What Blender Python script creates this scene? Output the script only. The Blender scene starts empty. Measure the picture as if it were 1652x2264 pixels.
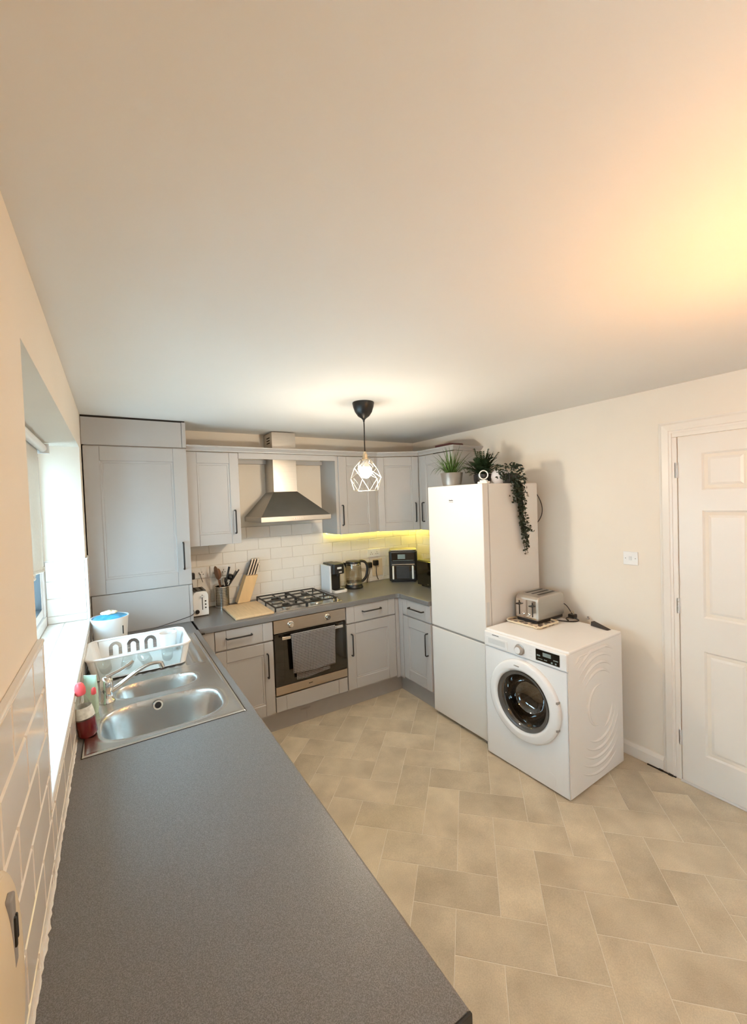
import bpy, math, random
from mathutils import Vector, Matrix
random.seed(7)
R = math.radians
SC = bpy.context.scene
COL = SC.collection

# ------------------------------------------------------------------ camera
cd = bpy.data.cameras.new('camera'); cam = bpy.data.objects.new('camera', cd); COL.objects.link(cam)
SC.camera = cam
cd.sensor_fit = 'VERTICAL'; cd.sensor_height = 36.0; cd.sensor_width = 36.0
cd.lens = 912.107 * 36.0 / 2264.0
cd.clip_start = 0.01; cd.clip_end = 100
def _cam():
    yaw, pit, rol = R(32.2303), R(1.48676), R(-2.02777)
    f = Vector((math.sin(yaw) * math.cos(pit), math.cos(yaw) * math.cos(pit), -math.sin(pit)))
    r = Vector((math.cos(yaw), -math.sin(yaw), 0)); u = r.cross(f)
    r2 = math.cos(rol) * r + math.sin(rol) * u; u2 = -math.sin(rol) * r + math.cos(rol) * u
    m = Matrix((r2, u2, -f)).transposed().to_4x4(); m.translation = (0.15749, 0, 1.74037)
    cam.matrix_world = m
_cam()

# ------------------------------------------------------------------ world, exposure
W = bpy.data.worlds.new('world'); SC.world = W; W.use_nodes = True
bg = W.node_tree.nodes['Background']; bg.inputs[0].default_value = (0.51, 0.78, 0.99, 1); bg.inputs[1].default_value = 22.0
vs = SC.view_settings; vs.view_transform = 'Standard'; vs.look = 'None'; vs.gamma = 1.0; vs.use_curve_mapping = False
vs.exposure = 0.13
LAMP_A = 535.0      # emission of the bulb in view
LAMP_B = 360.0      # emission of the bulb behind the camera's right
LED = 26.0

# ------------------------------------------------------------------ mesh builder
class MB:
    def __init__(s): s.v = []; s.f = []
    def add(s, vs_, fs):
        n = len(s.v); s.v += [tuple(p) for p in vs_]; s.f += [tuple(n + i for i in f) for f in fs]; return s
    def box(s, x0, x1, y0, y1, z0, z1):
        return s.add([(x0,y0,z0),(x1,y0,z0),(x1,y1,z0),(x0,y1,z0),(x0,y0,z1),(x1,y0,z1),(x1,y1,z1),(x0,y1,z1)],
                     [(3,2,1,0),(4,5,6,7),(0,1,5,4),(1,2,6,5),(2,3,7,6),(3,0,4,7)])
    def tube(s, pts, r, n=8, closed=False, caps=True):
        pts = [Vector(p) for p in pts]; m = len(pts); rs = r if isinstance(r, (list, tuple)) else [r] * m
        ref = None; vs_ = []
        for i, p in enumerate(pts):
            a = pts[(i - 1) % m] if (closed or i > 0) else p
            b = pts[(i + 1) % m] if (closed or i < m - 1) else p
            t = (b - a).normalized() if (b - a).length > 1e-9 else Vector((0, 0, 1))
            if ref is None:
                ref = Vector((0, 0, 1)) if abs(t.z) < .9 else Vector((1, 0, 0))
            u = (ref - t * ref.dot(t))
            u = u.normalized() if u.length > 1e-6 else t.orthogonal().normalized()
            ref = u; w = t.cross(u)
            for k in range(n):
                q = 2 * math.pi * (k + .5) / n
                vs_.append(p + (u * math.cos(q) + w * math.sin(q)) * rs[i])
        fs = []
        for i in range(m if closed else m - 1):
            j = (i + 1) % m
            for k in range(n):
                l = (k + 1) % n; fs.append((i*n+k, i*n+l, j*n+l, j*n+k))
        if caps and not closed:
            fs.append(tuple(reversed(range(n)))); fs.append(tuple((m-1)*n + k for k in range(n)))
        return s.add(vs_, fs)
    def lathe(s, prof, c=(0,0,0), n=24, M=None, closed=False):
        """prof: (r, z) pairs from bottom to top round the z axis; M maps it (default: translate by c)."""
        vs_ = []; fs = []; rows = []
        M = M or Matrix.Translation(Vector(c))
        for r, z in prof:
            if r < 1e-6: rows.append([len(vs_)]); vs_.append(M @ Vector((0, 0, z)))
            else:
                rows.append(list(range(len(vs_), len(vs_) + n)))
                for k in range(n):
                    q = 2*math.pi*k/n; vs_.append(M @ Vector((r*math.cos(q), r*math.sin(q), z)))
        L = len(rows)
        for i in range(L if closed else L - 1):
            a, b = rows[i], rows[(i + 1) % L]
            for k in range(n):
                l = (k+1) % n
                if len(a) == 1 and len(b) == 1: continue
                if len(a) == 1: fs.append((a[0], b[l], b[k]))
                elif len(b) == 1: fs.append((a[k], a[l], b[0]))
                else: fs.append((a[k], a[l], b[l], b[k]))
        return s.add(vs_, fs)
    def prism(s, poly, z0, z1, M=None):
        n = len(poly); M = M or Matrix.Identity(4)
        vs_ = [M @ Vector((x, y, z0)) for x, y in poly] + [M @ Vector((x, y, z1)) for x, y in poly]
        fs = [tuple(reversed(range(n))), tuple(range(n, 2*n))] + [(i, (i+1) % n, n + (i+1) % n, n + i) for i in range(n)]
        return s.add(vs_, fs)
    def sweep(s, prof, path, close=False):
        """prof: (out, z) closed outline, swept along a horizontal polyline path with mitred corners; out = to the left of travel."""
        P = [Vector((p[0], p[1])) for p in path]; m = len(P); k = len(prof); vs_ = []
        for i, p in enumerate(P):
            d0 = (P[i] - P[i-1]).normalized() if i > 0 else (P[1] - P[0]).normalized()
            d1 = (P[i+1] - P[i]).normalized() if i < m-1 else d0
            n0 = Vector((-d0.y, d0.x)); n1 = Vector((-d1.y, d1.x)); b = (n0 + n1).normalized(); c = max(.2, b.dot(n0))
            for o, z in prof: q = p + b * (o / c); vs_.append((q.x, q.y, z))
        fs = [(i*k+j, i*k+(j+1) % k, (i+1)*k+(j+1) % k, (i+1)*k+j) for i in range(m-1) for j in range(k)]
        fs += [tuple(reversed(range(k))), tuple((m-1)*k + j for j in range(k))]
        return s.add(vs_, fs)
    def sphere(s, c, r, n=16, m=10, sc=(1,1,1)):
        pr = [(math.sin(math.pi*i/m)*r, -math.cos(math.pi*i/m)*r) for i in range(m+1)]
        pr[0] = (0, -r); pr[-1] = (0, r)
        return s.lathe(pr, n=n, M=Matrix.Translation(Vector(c)) @ Matrix.Diagonal((*sc, 1)))
    def xf(s, M, start=0):
        s.v[start:] = [tuple(M @ Vector(p)) for p in s.v[start:]]; return s

def rrect(x0, x1, y0, y1, r, n=5):
    out = []
    for cx, cy, a in ((x1-r, y1-r, 0), (x0+r, y1-r, 90), (x0+r, y0+r, 180), (x1-r, y0+r, 270)):
        for i in range(n+1):
            q = R(a + 90*i/n); out.append((cx + r*math.cos(q), cy + r*math.sin(q)))
    return out
def arc(c, r, a0, a1, n=8, plane='xz', off=0):
    o = []
    for i in range(n+1):
        q = R(a0 + (a1-a0)*i/n); a, b = c[0] + r*math.cos(q), c[1] + r*math.sin(q)
        o.append({'xz': (a, off, b), 'xy': (a, b, off), 'yz': (off, a, b)}[plane])
    return o
def bez(p0, p1, p2, p3, n=12):
    P = [Vector(p) for p in (p0, p1, p2, p3)]; o = []
    for i in range(n+1):
        t = i/n; o.append((1-t)**3*P[0] + 3*(1-t)**2*t*P[1] + 3*(1-t)*t*t*P[2] + t**3*P[3])
    return o

def obj(name, mb, m, parent=None, bevel=0, smooth=False, segs=2, kind=None, label=None):
    me = bpy.data.meshes.new(name); me.from_pydata(mb.v, [], mb.f); me.update()
    if m: me.materials.append(m)
    if smooth:
        me.polygons.foreach_set('use_smooth', [True] * len(me.polygons))
        me.set_sharp_from_angle(angle=R(smooth if smooth is not True else 40))
    o = bpy.data.objects.new(name, me); COL.objects.link(o)
    if parent: o.parent = parent
    if bevel:
        b = o.modifiers.new('bevel', 'BEVEL'); b.width = bevel; b.segments = segs; b.limit_method = 'ANGLE'; b.angle_limit = R(40)
    if kind: o['kind'] = kind
    if label: o['label'] = label
    return o
def thing(name, label, cat, loc=(0,0,0), rotz=0, group=None):
    o = bpy.data.objects.new(name, None); COL.objects.link(o); o.empty_display_size = .1
    o.location = loc; o.rotation_euler = (0, 0, R(rotz)); o['label'] = label; o['category'] = cat
    if group: o['group'] = group
    return o
def tag(o, label, cat, group=None, kind=None):
    o['label'] = label; o['category'] = cat
    if group: o['group'] = group
    if kind: o['kind'] = kind
    return o

# ------------------------------------------------------------------ materials
def mat(name, col, rough=.5, metal=0.0, noise=0.0, nscale=20, bump=0.0, bscale=200, spec=.5, trans=0, emit=None, coat=0, aniso=None, stretch=None, rnd=0.0):
    m = bpy.data.materials.new(name); m.use_nodes = True; nt = m.node_tree; N = nt.nodes; L = nt.links
    p = N['Principled BSDF']; p.inputs['Roughness'].default_value = rough; p.inputs['Metallic'].default_value = metal
    p.inputs['Specular IOR Level'].default_value = spec; p.inputs['Coat Weight'].default_value = coat
    p.inputs['Transmission Weight'].default_value = trans
    p.inputs['Base Color'].default_value = (*col, 1)
    tc = N.new('ShaderNodeTexCoord'); src = tc.outputs['Object']
    if stretch:
        mp = N.new('ShaderNodeMapping'); mp.inputs['Scale'].default_value = stretch; L.new(src, mp.inputs[0]); src = mp.outputs[0]
    last = None
    if noise > 0:
        n = N.new('ShaderNodeTexNoise'); n.inputs['Scale'].default_value = nscale; n.inputs['Detail'].default_value = 4; L.new(src, n.inputs[0])
        mr = N.new('ShaderNodeMapRange'); mr.inputs[1].default_value = .3; mr.inputs[2].default_value = .7
        mr.inputs[3].default_value = 1 - noise; mr.inputs[4].default_value = 1 + noise; L.new(n.outputs[0], mr.inputs[0]); last = mr.outputs[0]
    if rnd > 0:
        oi = N.new('ShaderNodeObjectInfo'); m2 = N.new('ShaderNodeMapRange'); m2.inputs[3].default_value = 1 - rnd; m2.inputs[4].default_value = 1 + rnd
        L.new(oi.outputs['Random'], m2.inputs[0])
        if last:
            mm = N.new('ShaderNodeMath'); mm.operation = 'MULTIPLY'; L.new(last, mm.inputs[0]); L.new(m2.outputs[0], mm.inputs[1]); last = mm.outputs[0]
        else: last = m2.outputs[0]
    if last:
        v = N.new('ShaderNodeVectorMath'); v.operation = 'SCALE'; v.inputs[0].default_value = col; L.new(last, v.inputs['Scale']); L.new(v.outputs[0], p.inputs['Base Color'])
    if bump > 0:
        n2 = N.new('ShaderNodeTexNoise'); n2.inputs['Scale'].default_value = bscale; n2.inputs['Detail'].default_value = 3; L.new(src, n2.inputs[0])
        b = N.new('ShaderNodeBump'); b.inputs['Strength'].default_value = bump; b.inputs['Distance'].default_value = .002
        L.new(n2.outputs[0], b.inputs['Height']); L.new(b.outputs[0], p.inputs['Normal'])
    if emit:
        p.inputs['Emission Color'].default_value = (*emit[0], 1); p.inputs['Emission Strength'].default_value = emit[1]
    return m
def glassy(name, tint=(1,1,1), refl=.06, rough=.02, hi=.75):
    m = bpy.data.materials.new(name); m.use_nodes = True; nt = m.node_tree; N = nt.nodes; L = nt.links
    N.remove(N['Principled BSDF']); out = N['Material Output']
    t = N.new('ShaderNodeBsdfTransparent'); t.inputs[0].default_value = (*tint, 1)
    g = N.new('ShaderNodeBsdfGlossy'); g.inputs['Roughness'].default_value = rough
    lw = N.new('ShaderNodeLayerWeight'); lw.inputs[0].default_value = .35
    mr = N.new('ShaderNodeMapRange'); mr.inputs[3].default_value = refl; mr.inputs[4].default_value = hi; L.new(lw.outputs['Facing'], mr.inputs[0])
    mx = N.new('ShaderNodeMixShader'); L.new(mr.outputs[0], mx.inputs[0]); L.new(t.outputs[0], mx.inputs[1]); L.new(g.outputs[0], mx.inputs[2]); L.new(mx.outputs[0], out.inputs[0])
    return m

M = {}
M['paint'] = mat('wall paint', (.79, .725, .635), .75, noise=.015, nscale=3, bump=.08, bscale=120)
M['ceiling'] = mat('ceiling paint', (.80, .79, .765), .85, noise=.01, nscale=2, bump=.05, bscale=80)
M['trim'] = mat('white gloss woodwork', (.80, .755, .695), .35, noise=.01, nscale=5)
M['tile'] = mat('white glazed wall tile', (.80, .765, .715), .12, noise=.02, nscale=6, bump=.03, bscale=9, rnd=.02)
M['grout'] = mat('pale grout', (.66, .61, .54), .8, noise=.05, nscale=60)
M['plastic_w'] = mat('white plastic', (.80, .80, .79), .35, noise=.01)
M['cream'] = mat('cream plastic', (.74, .62, .44), .35, noise=.015)
M['upvc'] = mat('white upvc', (.82, .84, .85), .25, noise=.01)
M['cab'] = mat('light grey painted door', (.42, .405, .395), .42, noise=.012, nscale=6, bump=.04, bscale=60)
M['cab_in'] = mat('light grey carcass', (.42, .405, .39), .5, noise=.012, nscale=6)
M['plinth'] = mat('grey plinth board', (.36, .34, .32), .4, noise=.02)
M['dark'] = mat('dark gap', (.015, .013, .012), .8, noise=.1)
M['black'] = mat('black plastic', (.012, .012, .013), .35, noise=.1, nscale=30)
M['black_m'] = mat('matt black metal', (.015, .015, .016), .45, metal=.2, noise=.1)
M['iron'] = mat('black cast iron', (.012, .012, .012), .55, noise=.2, bump=.2, bscale=300)
M['black_glass'] = mat('black oven glass', (.008, .007, .006), .06, noise=.1, coat=.5)
M['steel'] = mat('brushed stainless steel', (.52, .49, .45), .36, metal=1, noise=.05, nscale=8, bump=.04, bscale=60, stretch=(1, 1, 40))
M['steel_d'] = mat('dark brushed steel', (.42, .40, .37), .34, metal=1, noise=.05, nscale=8, bump=.04, bscale=60, stretch=(40, 1, 1))
M['steel_s'] = mat('satin sink steel', (.62, .61, .59), .27, metal=1, noise=.04, nscale=10, bump=.03, bscale=120)
M['oven_steel'] = mat('warm oven steel', (.46, .39, .32), .36, metal=1, noise=.05, nscale=8, bump=.03, bscale=60, stretch=(1, 1, 30))
M['chrome'] = mat('polished chrome', (.72, .71, .69), .08, metal=1, noise=.02)
M['brass'] = mat('pale brass', (.75, .62, .45), .3, metal=1, noise=.03)
M['enamel'] = mat('white appliance enamel', (.83, .83, .83), .22, noise=.008, nscale=4)
M['fridge'] = mat('white fridge enamel', (.76, .735, .70), .28, noise=.008, nscale=4, bump=.02, bscale=150)
M['grey_pl'] = mat('mid grey plastic', (.30, .29, .28), .35, noise=.03)
M['pale_pl'] = mat('pale grey plastic', (.66, .67, .67), .3, noise=.02)
M['seal'] = mat('smoked ring', (.10, .095, .09), .25, noise=.1)
M['drum'] = mat('steel drum', (.12, .11, .10), .3, metal=1, noise=.5, nscale=80, bump=.5, bscale=160)
M['wood'] = mat('pale beech', (.62, .40, .19), .5, noise=.10, nscale=14, stretch=(1, 1, .15))
M['board'] = mat('bamboo board', (.66, .47, .27), .5, noise=.08, nscale=12, stretch=(6, .6, 1))
M['spoon'] = mat('brown wooden spoon', (.20, .09, .045), .5, noise=.1)
M['red'] = mat('red plastic cap', (.85, .11, .12), .35, noise=.03)
M['redliq'] = mat('dark red liquid', (.13, .003, .006), .2, noise=.1)
M['mint'] = mat('pale mint plastic', (.52, .74, .60), .4, noise=.03)
M['blue'] = mat('blue plastic lid', (.06, .34, .62), .3, noise=.35, nscale=25)
M['flower'] = mat('cream flower', (.86, .80, .60), .5, noise=.06)
M['green'] = mat('fresh green blade', (.075, .15, .032), .5, noise=.3, nscale=8, rnd=.3)
M['green_d'] = mat('dark green leaf', (.025, .055, .022), .5, noise=.3, nscale=12, rnd=.3)
M['green_k'] = mat('deep green ivy leaf', (.016, .032, .018), .45, noise=.4, nscale=30)
M['pot'] = mat('brushed metal pot', (.46, .43, .40), .35, metal=.9, noise=.04)
M['terra'] = mat('red brown tray', (.30, .08, .04), .4, noise=.1)
M['wire'] = mat('pale metal wire', (.34, .31, .26), .35, metal=.7, noise=.02)
M['rubber'] = mat('dark brown rubber', (.035, .028, .024), .7, noise=.1)
M['led'] = mat('yellow led strip', (.9, .8, .3), .5, emit=((1.0, .80, .10), LED), noise=.01)
M['bulbA'] = mat('lit frosted bulb', (1, .9, .7), .5, emit=((1.0, .86, .66), LAMP_A), noise=.01)
M['bulbB'] = mat('lit warm bulb', (1, .85, .6), .5, emit=((1.0, .46, .12), LAMP_B), noise=.01)
M['pane'] = glassy('window glass', (.96, .99, .98), .04, .02, .3)
M['glass'] = glassy('clear glass', (.97, .98, .97), .05, .02, .45)
M['kglass'] = glassy('smoky kettle glass', (.90, .87, .82), .08, .02, .5)
M['frost'] = glassy('clear rack plastic', (.90, .93, .92), .10, .25)
M['dglass'] = glassy('washer door glass', (.30, .29, .28), .10, .04)
M['lcd'] = mat('pale lcd', (.20, .25, .25), .3, emit=((.5, .7, .7), .04), noise=.2, nscale=200)

def worktop_mat():
    m = mat('dark grey speckled worktop', (.13, .122, .115), .36, bump=.2, bscale=420)
    nt = m.node_tree; N = nt.nodes; L = nt.links; p = N['Principled BSDF']
    tc = N.new('ShaderNodeTexCoord'); n = N.new('ShaderNodeTexNoise'); n.inputs['Scale'].default_value = 520; n.inputs['Detail'].default_value = 2
    L.new(tc.outputs['Object'], n.inputs[0])
    cr = N.new('ShaderNodeValToRGB'); e = cr.color_ramp.elements
    e[0].position = .38; e[0].color = (.125, .121, .120, 1); e[1].position = .64; e[1].color = (.225, .222, .225, 1)
    L.new(n.outputs[0], cr.inputs[0]); L.new(cr.outputs[0], p.inputs['Base Color']); return m
M['worktop'] = worktop_mat(); M['worktop'].node_tree.nodes['Principled BSDF'].inputs['Roughness'].default_value = .32

def floor_mat():
    m = bpy.data.materials.new('sandstone floor tile'); m.use_nodes = True; nt = m.node_tree; N = nt.nodes; L = nt.links
    p = N['Principled BSDF']; p.inputs['Roughness'].default_value = .42
    tc = N.new('ShaderNodeTexCoord'); oi = N.new('ShaderNodeObjectInfo')
    ad = N.new('ShaderNodeVectorMath'); ad.operation = 'ADD'; sc = N.new('ShaderNodeVectorMath'); sc.operation = 'SCALE'; sc.inputs[0].default_value = (37, 71, 13)
    L.new(oi.outputs['Random'], sc.inputs['Scale']); L.new(tc.outputs['Object'], ad.inputs[0]); L.new(sc.outputs[0], ad.inputs[1])
    n1 = N.new('ShaderNodeTexNoise'); n1.inputs['Scale'].default_value = 5; n1.inputs['Detail'].default_value = 3; L.new(ad.outputs[0], n1.inputs[0])
    n2 = N.new('ShaderNodeTexNoise'); n2.inputs['Scale'].default_value = 220; n2.inputs['Detail'].default_value = 3; L.new(ad.outputs[0], n2.inputs[0])
    cr = N.new('ShaderNodeValToRGB'); e = cr.color_ramp.elements
    e[0].position = .30; e[0].color = (.46, .385, .28, 1); e[1].position = .70; e[1].color = (.66, .565, .42, 1)
    L.new(n1.outputs[0], cr.inputs[0])
    mr = N.new('ShaderNodeMapRange'); mr.inputs[1].default_value = .25; mr.inputs[2].default_value = .75; mr.inputs[3].default_value = .88; mr.inputs[4].default_value = 1.12; L.new(n2.outputs[0], mr.inputs[0])
    m2 = N.new('ShaderNodeMapRange'); m2.inputs[3].default_value = .93; m2.inputs[4].default_value = 1.05; L.new(oi.outputs['Random'], m2.inputs[0])
    mm = N.new('ShaderNodeMath'); mm.operation = 'MULTIPLY'; L.new(mr.outputs[0], mm.inputs[0]); L.new(m2.outputs[0], mm.inputs[1])
    v = N.new('ShaderNodeVectorMath'); v.operation = 'SCALE'; L.new(cr.outputs[0], v.inputs[0]); L.new(mm.outputs[0], v.inputs['Scale']); L.new(v.outputs[0], p.inputs['Base Color'])
    b = N.new('ShaderNodeBump'); b.inputs['Strength'].default_value = .15; b.inputs['Distance'].default_value = .001; L.new(n2.outputs[0], b.inputs['Height']); L.new(b.outputs[0], p.inputs['Normal'])
    return m
M['floor'] = floor_mat()
M['joint'] = mat('pale floor joint', (.72, .66, .56), .6, noise=.05, nscale=40)

def towel_mat():
    m = bpy.data.materials.new('grey waffle towel'); m.use_nodes = True; nt = m.node_tree; N = nt.nodes; L = nt.links
    p = N['Principled BSDF']; p.inputs['Roughness'].default_value = .95
    tc = N.new('ShaderNodeTexCoord'); b = N.new('ShaderNodeTexBrick'); mp = N.new('ShaderNodeMapping'); mp.inputs['Rotation'].default_value = (R(90), 0, 0)
    L.new(tc.outputs['Object'], mp.inputs[0]); L.new(mp.outputs[0], b.inputs[0]); b.offset = 0
    b.inputs['Color1'].default_value = (.03, .028, .032, 1); b.inputs['Color2'].default_value = (.05, .047, .052, 1); b.inputs['Mortar'].default_value = (.34, .32, .31, 1)
    b.inputs['Scale'].default_value = 1; b.inputs['Mortar Size'].default_value = .0016; b.inputs['Brick Width'].default_value = .012; b.inputs['Row Height'].default_value = .012
    L.new(b.outputs[0], p.inputs['Base Color']); return m
M['towel'] = towel_mat()

def perforated_mat():
    m = mat('perforated steel', (.6, .58, .55), .25, metal=1); nt = m.node_tree; N = nt.nodes; L = nt.links; p = N['Principled BSDF']
    tc = N.new('ShaderNodeTexCoord'); b = N.new('ShaderNodeTexBrick'); mp = N.new('ShaderNodeMapping'); mp.inputs['Rotation'].default_value = (R(90), 0, 0)
    L.new(tc.outputs['Object'], mp.inputs[0]); L.new(mp.outputs[0], b.inputs[0]); b.offset = 0
    b.inputs['Color1'].default_value = (.03, .03, .03, 1); b.inputs['Color2'].default_value = (.04, .04, .04, 1); b.inputs['Mortar'].default_value = (.6, .58, .55, 1)
    b.inputs['Scale'].default_value = 1; b.inputs['Mortar Size'].default_value = .002; b.inputs['Brick Width'].default_value = .009; b.inputs['Row Height'].default_value = .013
    L.new(b.outputs[0], p.inputs['Base Color']); return m
M['perf'] = perforated_mat()
def tray_mat():
    m = mat('patterned tray print', (.8, .72, .6), .4); nt = m.node_tree; N = nt.nodes; L = nt.links; p = N['Principled BSDF']
    tc = N.new('ShaderNodeTexCoord'); v = N.new('ShaderNodeTexVoronoi'); v.inputs['Scale'].default_value = 26; L.new(tc.outputs['Object'], v.inputs[0])
    cr = N.new('ShaderNodeValToRGB'); e = cr.color_ramp.elements; e[0].position = .42; e[0].color = (.12, .09, .08, 1); e[1].position = .5; e[1].color = (.78, .66, .52, 1)
    L.new(v.outputs[0], cr.inputs[0]); L.new(cr.outputs[0], p.inputs['Base Color']); return m
M['tray'] = tray_mat()

# ------------------------------------------------------------------ the room
WX, YB, H, YF = 2.993, 3.631, 2.366, -2.3
WIN = (1.190, 3.065, 1.078, 2.130)      # y0 y1 z0 z1 of the opening in the left wall
fl = obj('floor', MB().box(-.02, WX+.02, YF-.02, YB+.02, -.1, -.0011), M['joint'])
tag(fl, 'sandy beige floor of oblong tiles laid herringbone', 'floor', kind='structure')
ce = obj('ceiling', MB().box(-.3, WX+.1, YF-.1, YB+.1, H, H+.1), M['ceiling']); tag(ce, 'plain warm white ceiling over the whole kitchen', 'ceiling', kind='structure')
b = MB(); y0, y1, z0, z1 = WIN
W2 = (-1.50, -.60, .98, 2.02)            # a second window further back along the same wall, behind the camera
b.box(-.30, 0, YF, W2[0], 0, H); b.box(-.30, 0, W2[1], y0, 0, H); b.box(-.30, 0, W2[0], W2[1], 0, W2[2]); b.box(-.30, 0, W2[0], W2[1], W2[3], H); b.box(-.30, 0, y1, YB, 0, H); b.box(-.30, 0, y0, y1, 0, z0); b.box(-.30, 0, y0, y1, z1, H)
wl = obj('wall_left', b, M['paint']); tag(wl, 'warm white wall with a deep window recess and tiled lower part', 'wall', kind='structure')
wb = obj('wall_back', MB().box(-.3, WX+.1, YB, YB+.1, 0, H), M['paint']); tag(wb, 'wall behind the hob and hood with white brick tiles', 'wall', kind='structure')
wr = obj('wall_right', MB().box(WX, WX+.1, YF, YB, 0, H), M['paint']); tag(wr, 'plain warm white wall holding the panelled door', 'wall', kind='structure')
wf = obj('wall_front', MB().box(-.3, WX+.1, YF-.1, YF, 0, H), M['paint']); tag(wf, 'plain wall behind the camera', 'wall', kind='structure')

# ---- floor tiles: herringbone of 2:1 tiles turned 45 degrees
TW = .1822
def tile_plate(w, h, t, g, ch):
    """w x h plate in XY, top at z=t, chamfered edge ch, gap g on every side."""
    a0, a1, c0, c1 = g/2, w-g/2, g/2, h-g/2
    ed = max(t-ch, t*.45); v = [(a0,c0,0),(a1,c0,0),(a1,c1,0),(a0,c1,0),(a0,c0,ed),(a1,c0,ed),(a1,c1,ed),(a0,c1,ed),(a0+ch,c0+ch,t),(a1-ch,c0+ch,t),(a1-ch,c1-ch,t),(a0+ch,c1-ch,t)]
    f = [(0,1,5,4),(1,2,6,5),(2,3,7,6),(3,0,4,7),(4,5,9,8),(5,6,10,9),(6,7,11,10),(7,4,8,11),(8,9,10,11)]
    me = bpy.data.meshes.new('tile'); me.from_pydata(v, [], f); me.update(); return me
def clip_poly(poly, x0, x1, y0, y1):
    for ax, lim, sgn in ((0, x0, 1), (0, x1, -1), (1, y0, 1), (1, y1, -1)):
        out = []
        for i in range(len(poly)):
            a, c = poly[i-1], poly[i]; ia, ic = (a[ax]-lim)*sgn >= 0, (c[ax]-lim)*sgn >= 0
            if ia != ic:
                t = (lim - a[ax]) / (c[ax]-a[ax]); out.append((a[0]+t*(c[0]-a[0]), a[1]+t*(c[1]-a[1])))
            if ic: out.append(c)
        poly = out
        if not poly: return []
    return poly
ft = tile_plate(2*TW, TW, .004, .003, .0008); ft.materials.append(M['floor'])
A0, B0 = .018, 1.841; q2 = math.sqrt(.5)
def ab(a, b_): return ((a + b_)*q2, (b_ - a)*q2)        # a axis = (1,-1)/sqrt2, b axis = (1,1)/sqrt2
nfl = 0
for i in range(-26, 27):
    for j in range(-26, 27):
        for kind in (0, 1):
            oa = A0 + (i + 2*j)*TW; ob = B0 + (-i + 2*j)*TW       # upper-left of H tile
            if kind == 0: a0, b0, la, lb = oa, ob - TW, 2*TW, TW
            else: a0, b0, la, lb = oa + 2*TW, ob - TW, TW, 2*TW
            cs = [ab(a0, b0), ab(a0+la, b0), ab(a0+la, b0+lb), ab(a0, b0+lb)]
            xs = [c[0] for c in cs]; ys = [c[1] for c in cs]
            if max(xs) < .62 or min(xs) > WX or max(ys) < .22 or min(ys) > 3.08: continue
            if min(ys) > 2.60 and min(xs) > 2.36: continue
            whole = min(xs) > .01 and max(xs) < WX-.002
            if whole:
                o = bpy.data.objects.new('tile', ft); COL.objects.link(o); o.parent = fl
                p = ab(a0, b0) if kind == 0 else ab(a0 + TW, b0)
                o.location = (p[0], p[1], -.004); o.rotation_euler = (0, 0, R(-45) if kind == 0 else R(45))
            else:
                g = .0015
                pc = [ab(a0+g, b0+g), ab(a0+la-g, b0+g), ab(a0+la-g, b0+lb-g), ab(a0+g, b0+lb-g)]
                pc = clip_poly(pc, .0, WX, YF, YB)
                if len(pc) < 3: continue
                obj('tile', MB().prism(pc, -.004, 0), M['floor'], fl)
            nfl += 1
# the rest of the floor behind the camera and below the furniture: the same pattern too far out of view, one joined part
b = MB()
for i in range(-26, 27):
    for j in range(-26, 27):
        for kind in (0, 1):
            oa = A0 + (i + 2*j)*TW; ob = B0 + (-i + 2*j)*TW
            if kind == 0: a0, b0, la, lb = oa, ob - TW, 2*TW, TW
            else: a0, b0, la, lb = oa + 2*TW, ob - TW, TW, 2*TW
            cs = [ab(a0, b0), ab(a0+la, b0), ab(a0+la, b0+lb), ab(a0, b0+lb)]
            xs = [c[0] for c in cs]; ys = [c[1] for c in cs]
            if max(xs) < 0 or min(xs) > WX or max(ys) < YF or min(ys) > YB: continue
            if not (max(xs) < .62 or max(ys) < .22 or min(ys) > 3.08 or (min(ys) > 2.60 and min(xs) > 2.36)): continue
            g = .0015
            pc = clip_poly([ab(a0+g, b0+g), ab(a0+la-g, b0+g), ab(a0+la-g, b0+lb-g), ab(a0+g, b0+lb-g)], 0, WX, YF, YB)
            if len(pc) > 2: b.prism(pc, -.004, 0)
obj('outer_tiles', b, M['floor'], fl, kind='stuff')

# ---- wall tiles
_tc = {}
def wall_tiles(parent, rects, org, ux, uy, nrm, pitch_u, rows, u_joint, t=.007, gap=.0028, ch=.0022):
    """rects: (u0,u1,v0,v1) areas; rows: list of v edges; u_joint(row) gives a joint position; org+u*ux+v*uy; nrm out of the wall."""
    ux, uy, nrm, org = Vector(ux), Vector(uy), Vector(nrm), Vector(org)
    Mx = Matrix((ux, uy, nrm)).transposed().to_4x4(); flip = Mx.determinant() < 0
    for u0, u1, v0, v1 in rects:
        for r in range(len(rows)-1):
            a, c = max(rows[r], v0), min(rows[r+1], v1)
            if c - a < .006: continue
            j = u_joint(r); k = math.floor((u0 - j)/pitch_u); x = j + k*pitch_u
            while x < u1 - 1e-4:
                s0, s1 = max(x, u0), min(x + pitch_u, u1); x += pitch_u
                if s1 - s0 < .006: continue
                key = (round(s1-s0, 4), round(c-a, 4), flip)
                if key not in _tc:
                    me = tile_plate(s1-s0, c-a, t, gap, ch)
                    if flip: me.flip_normals()
                    me.materials.append(M['tile']); _tc[key] = me
                o = bpy.data.objects.new('tile', _tc[key]); COL.objects.link(o); o.parent = parent
                Mt = Mx.copy(); Mt.translation = org + ux*s0 + uy*a; o.matrix_basis = Mt
ROWS = [.912, .953, 1.053, 1.153, 1.253, 1.353, 1.455, 1.557]
PU = .2068
gr = MB().box(.62, WX, YB-.004, YB, .912, 1.455); gr.box(1.003, 1.856, YB-.004, YB, 1.455, 1.557)
obj('grout', gr, M['grout'], wb)
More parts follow.
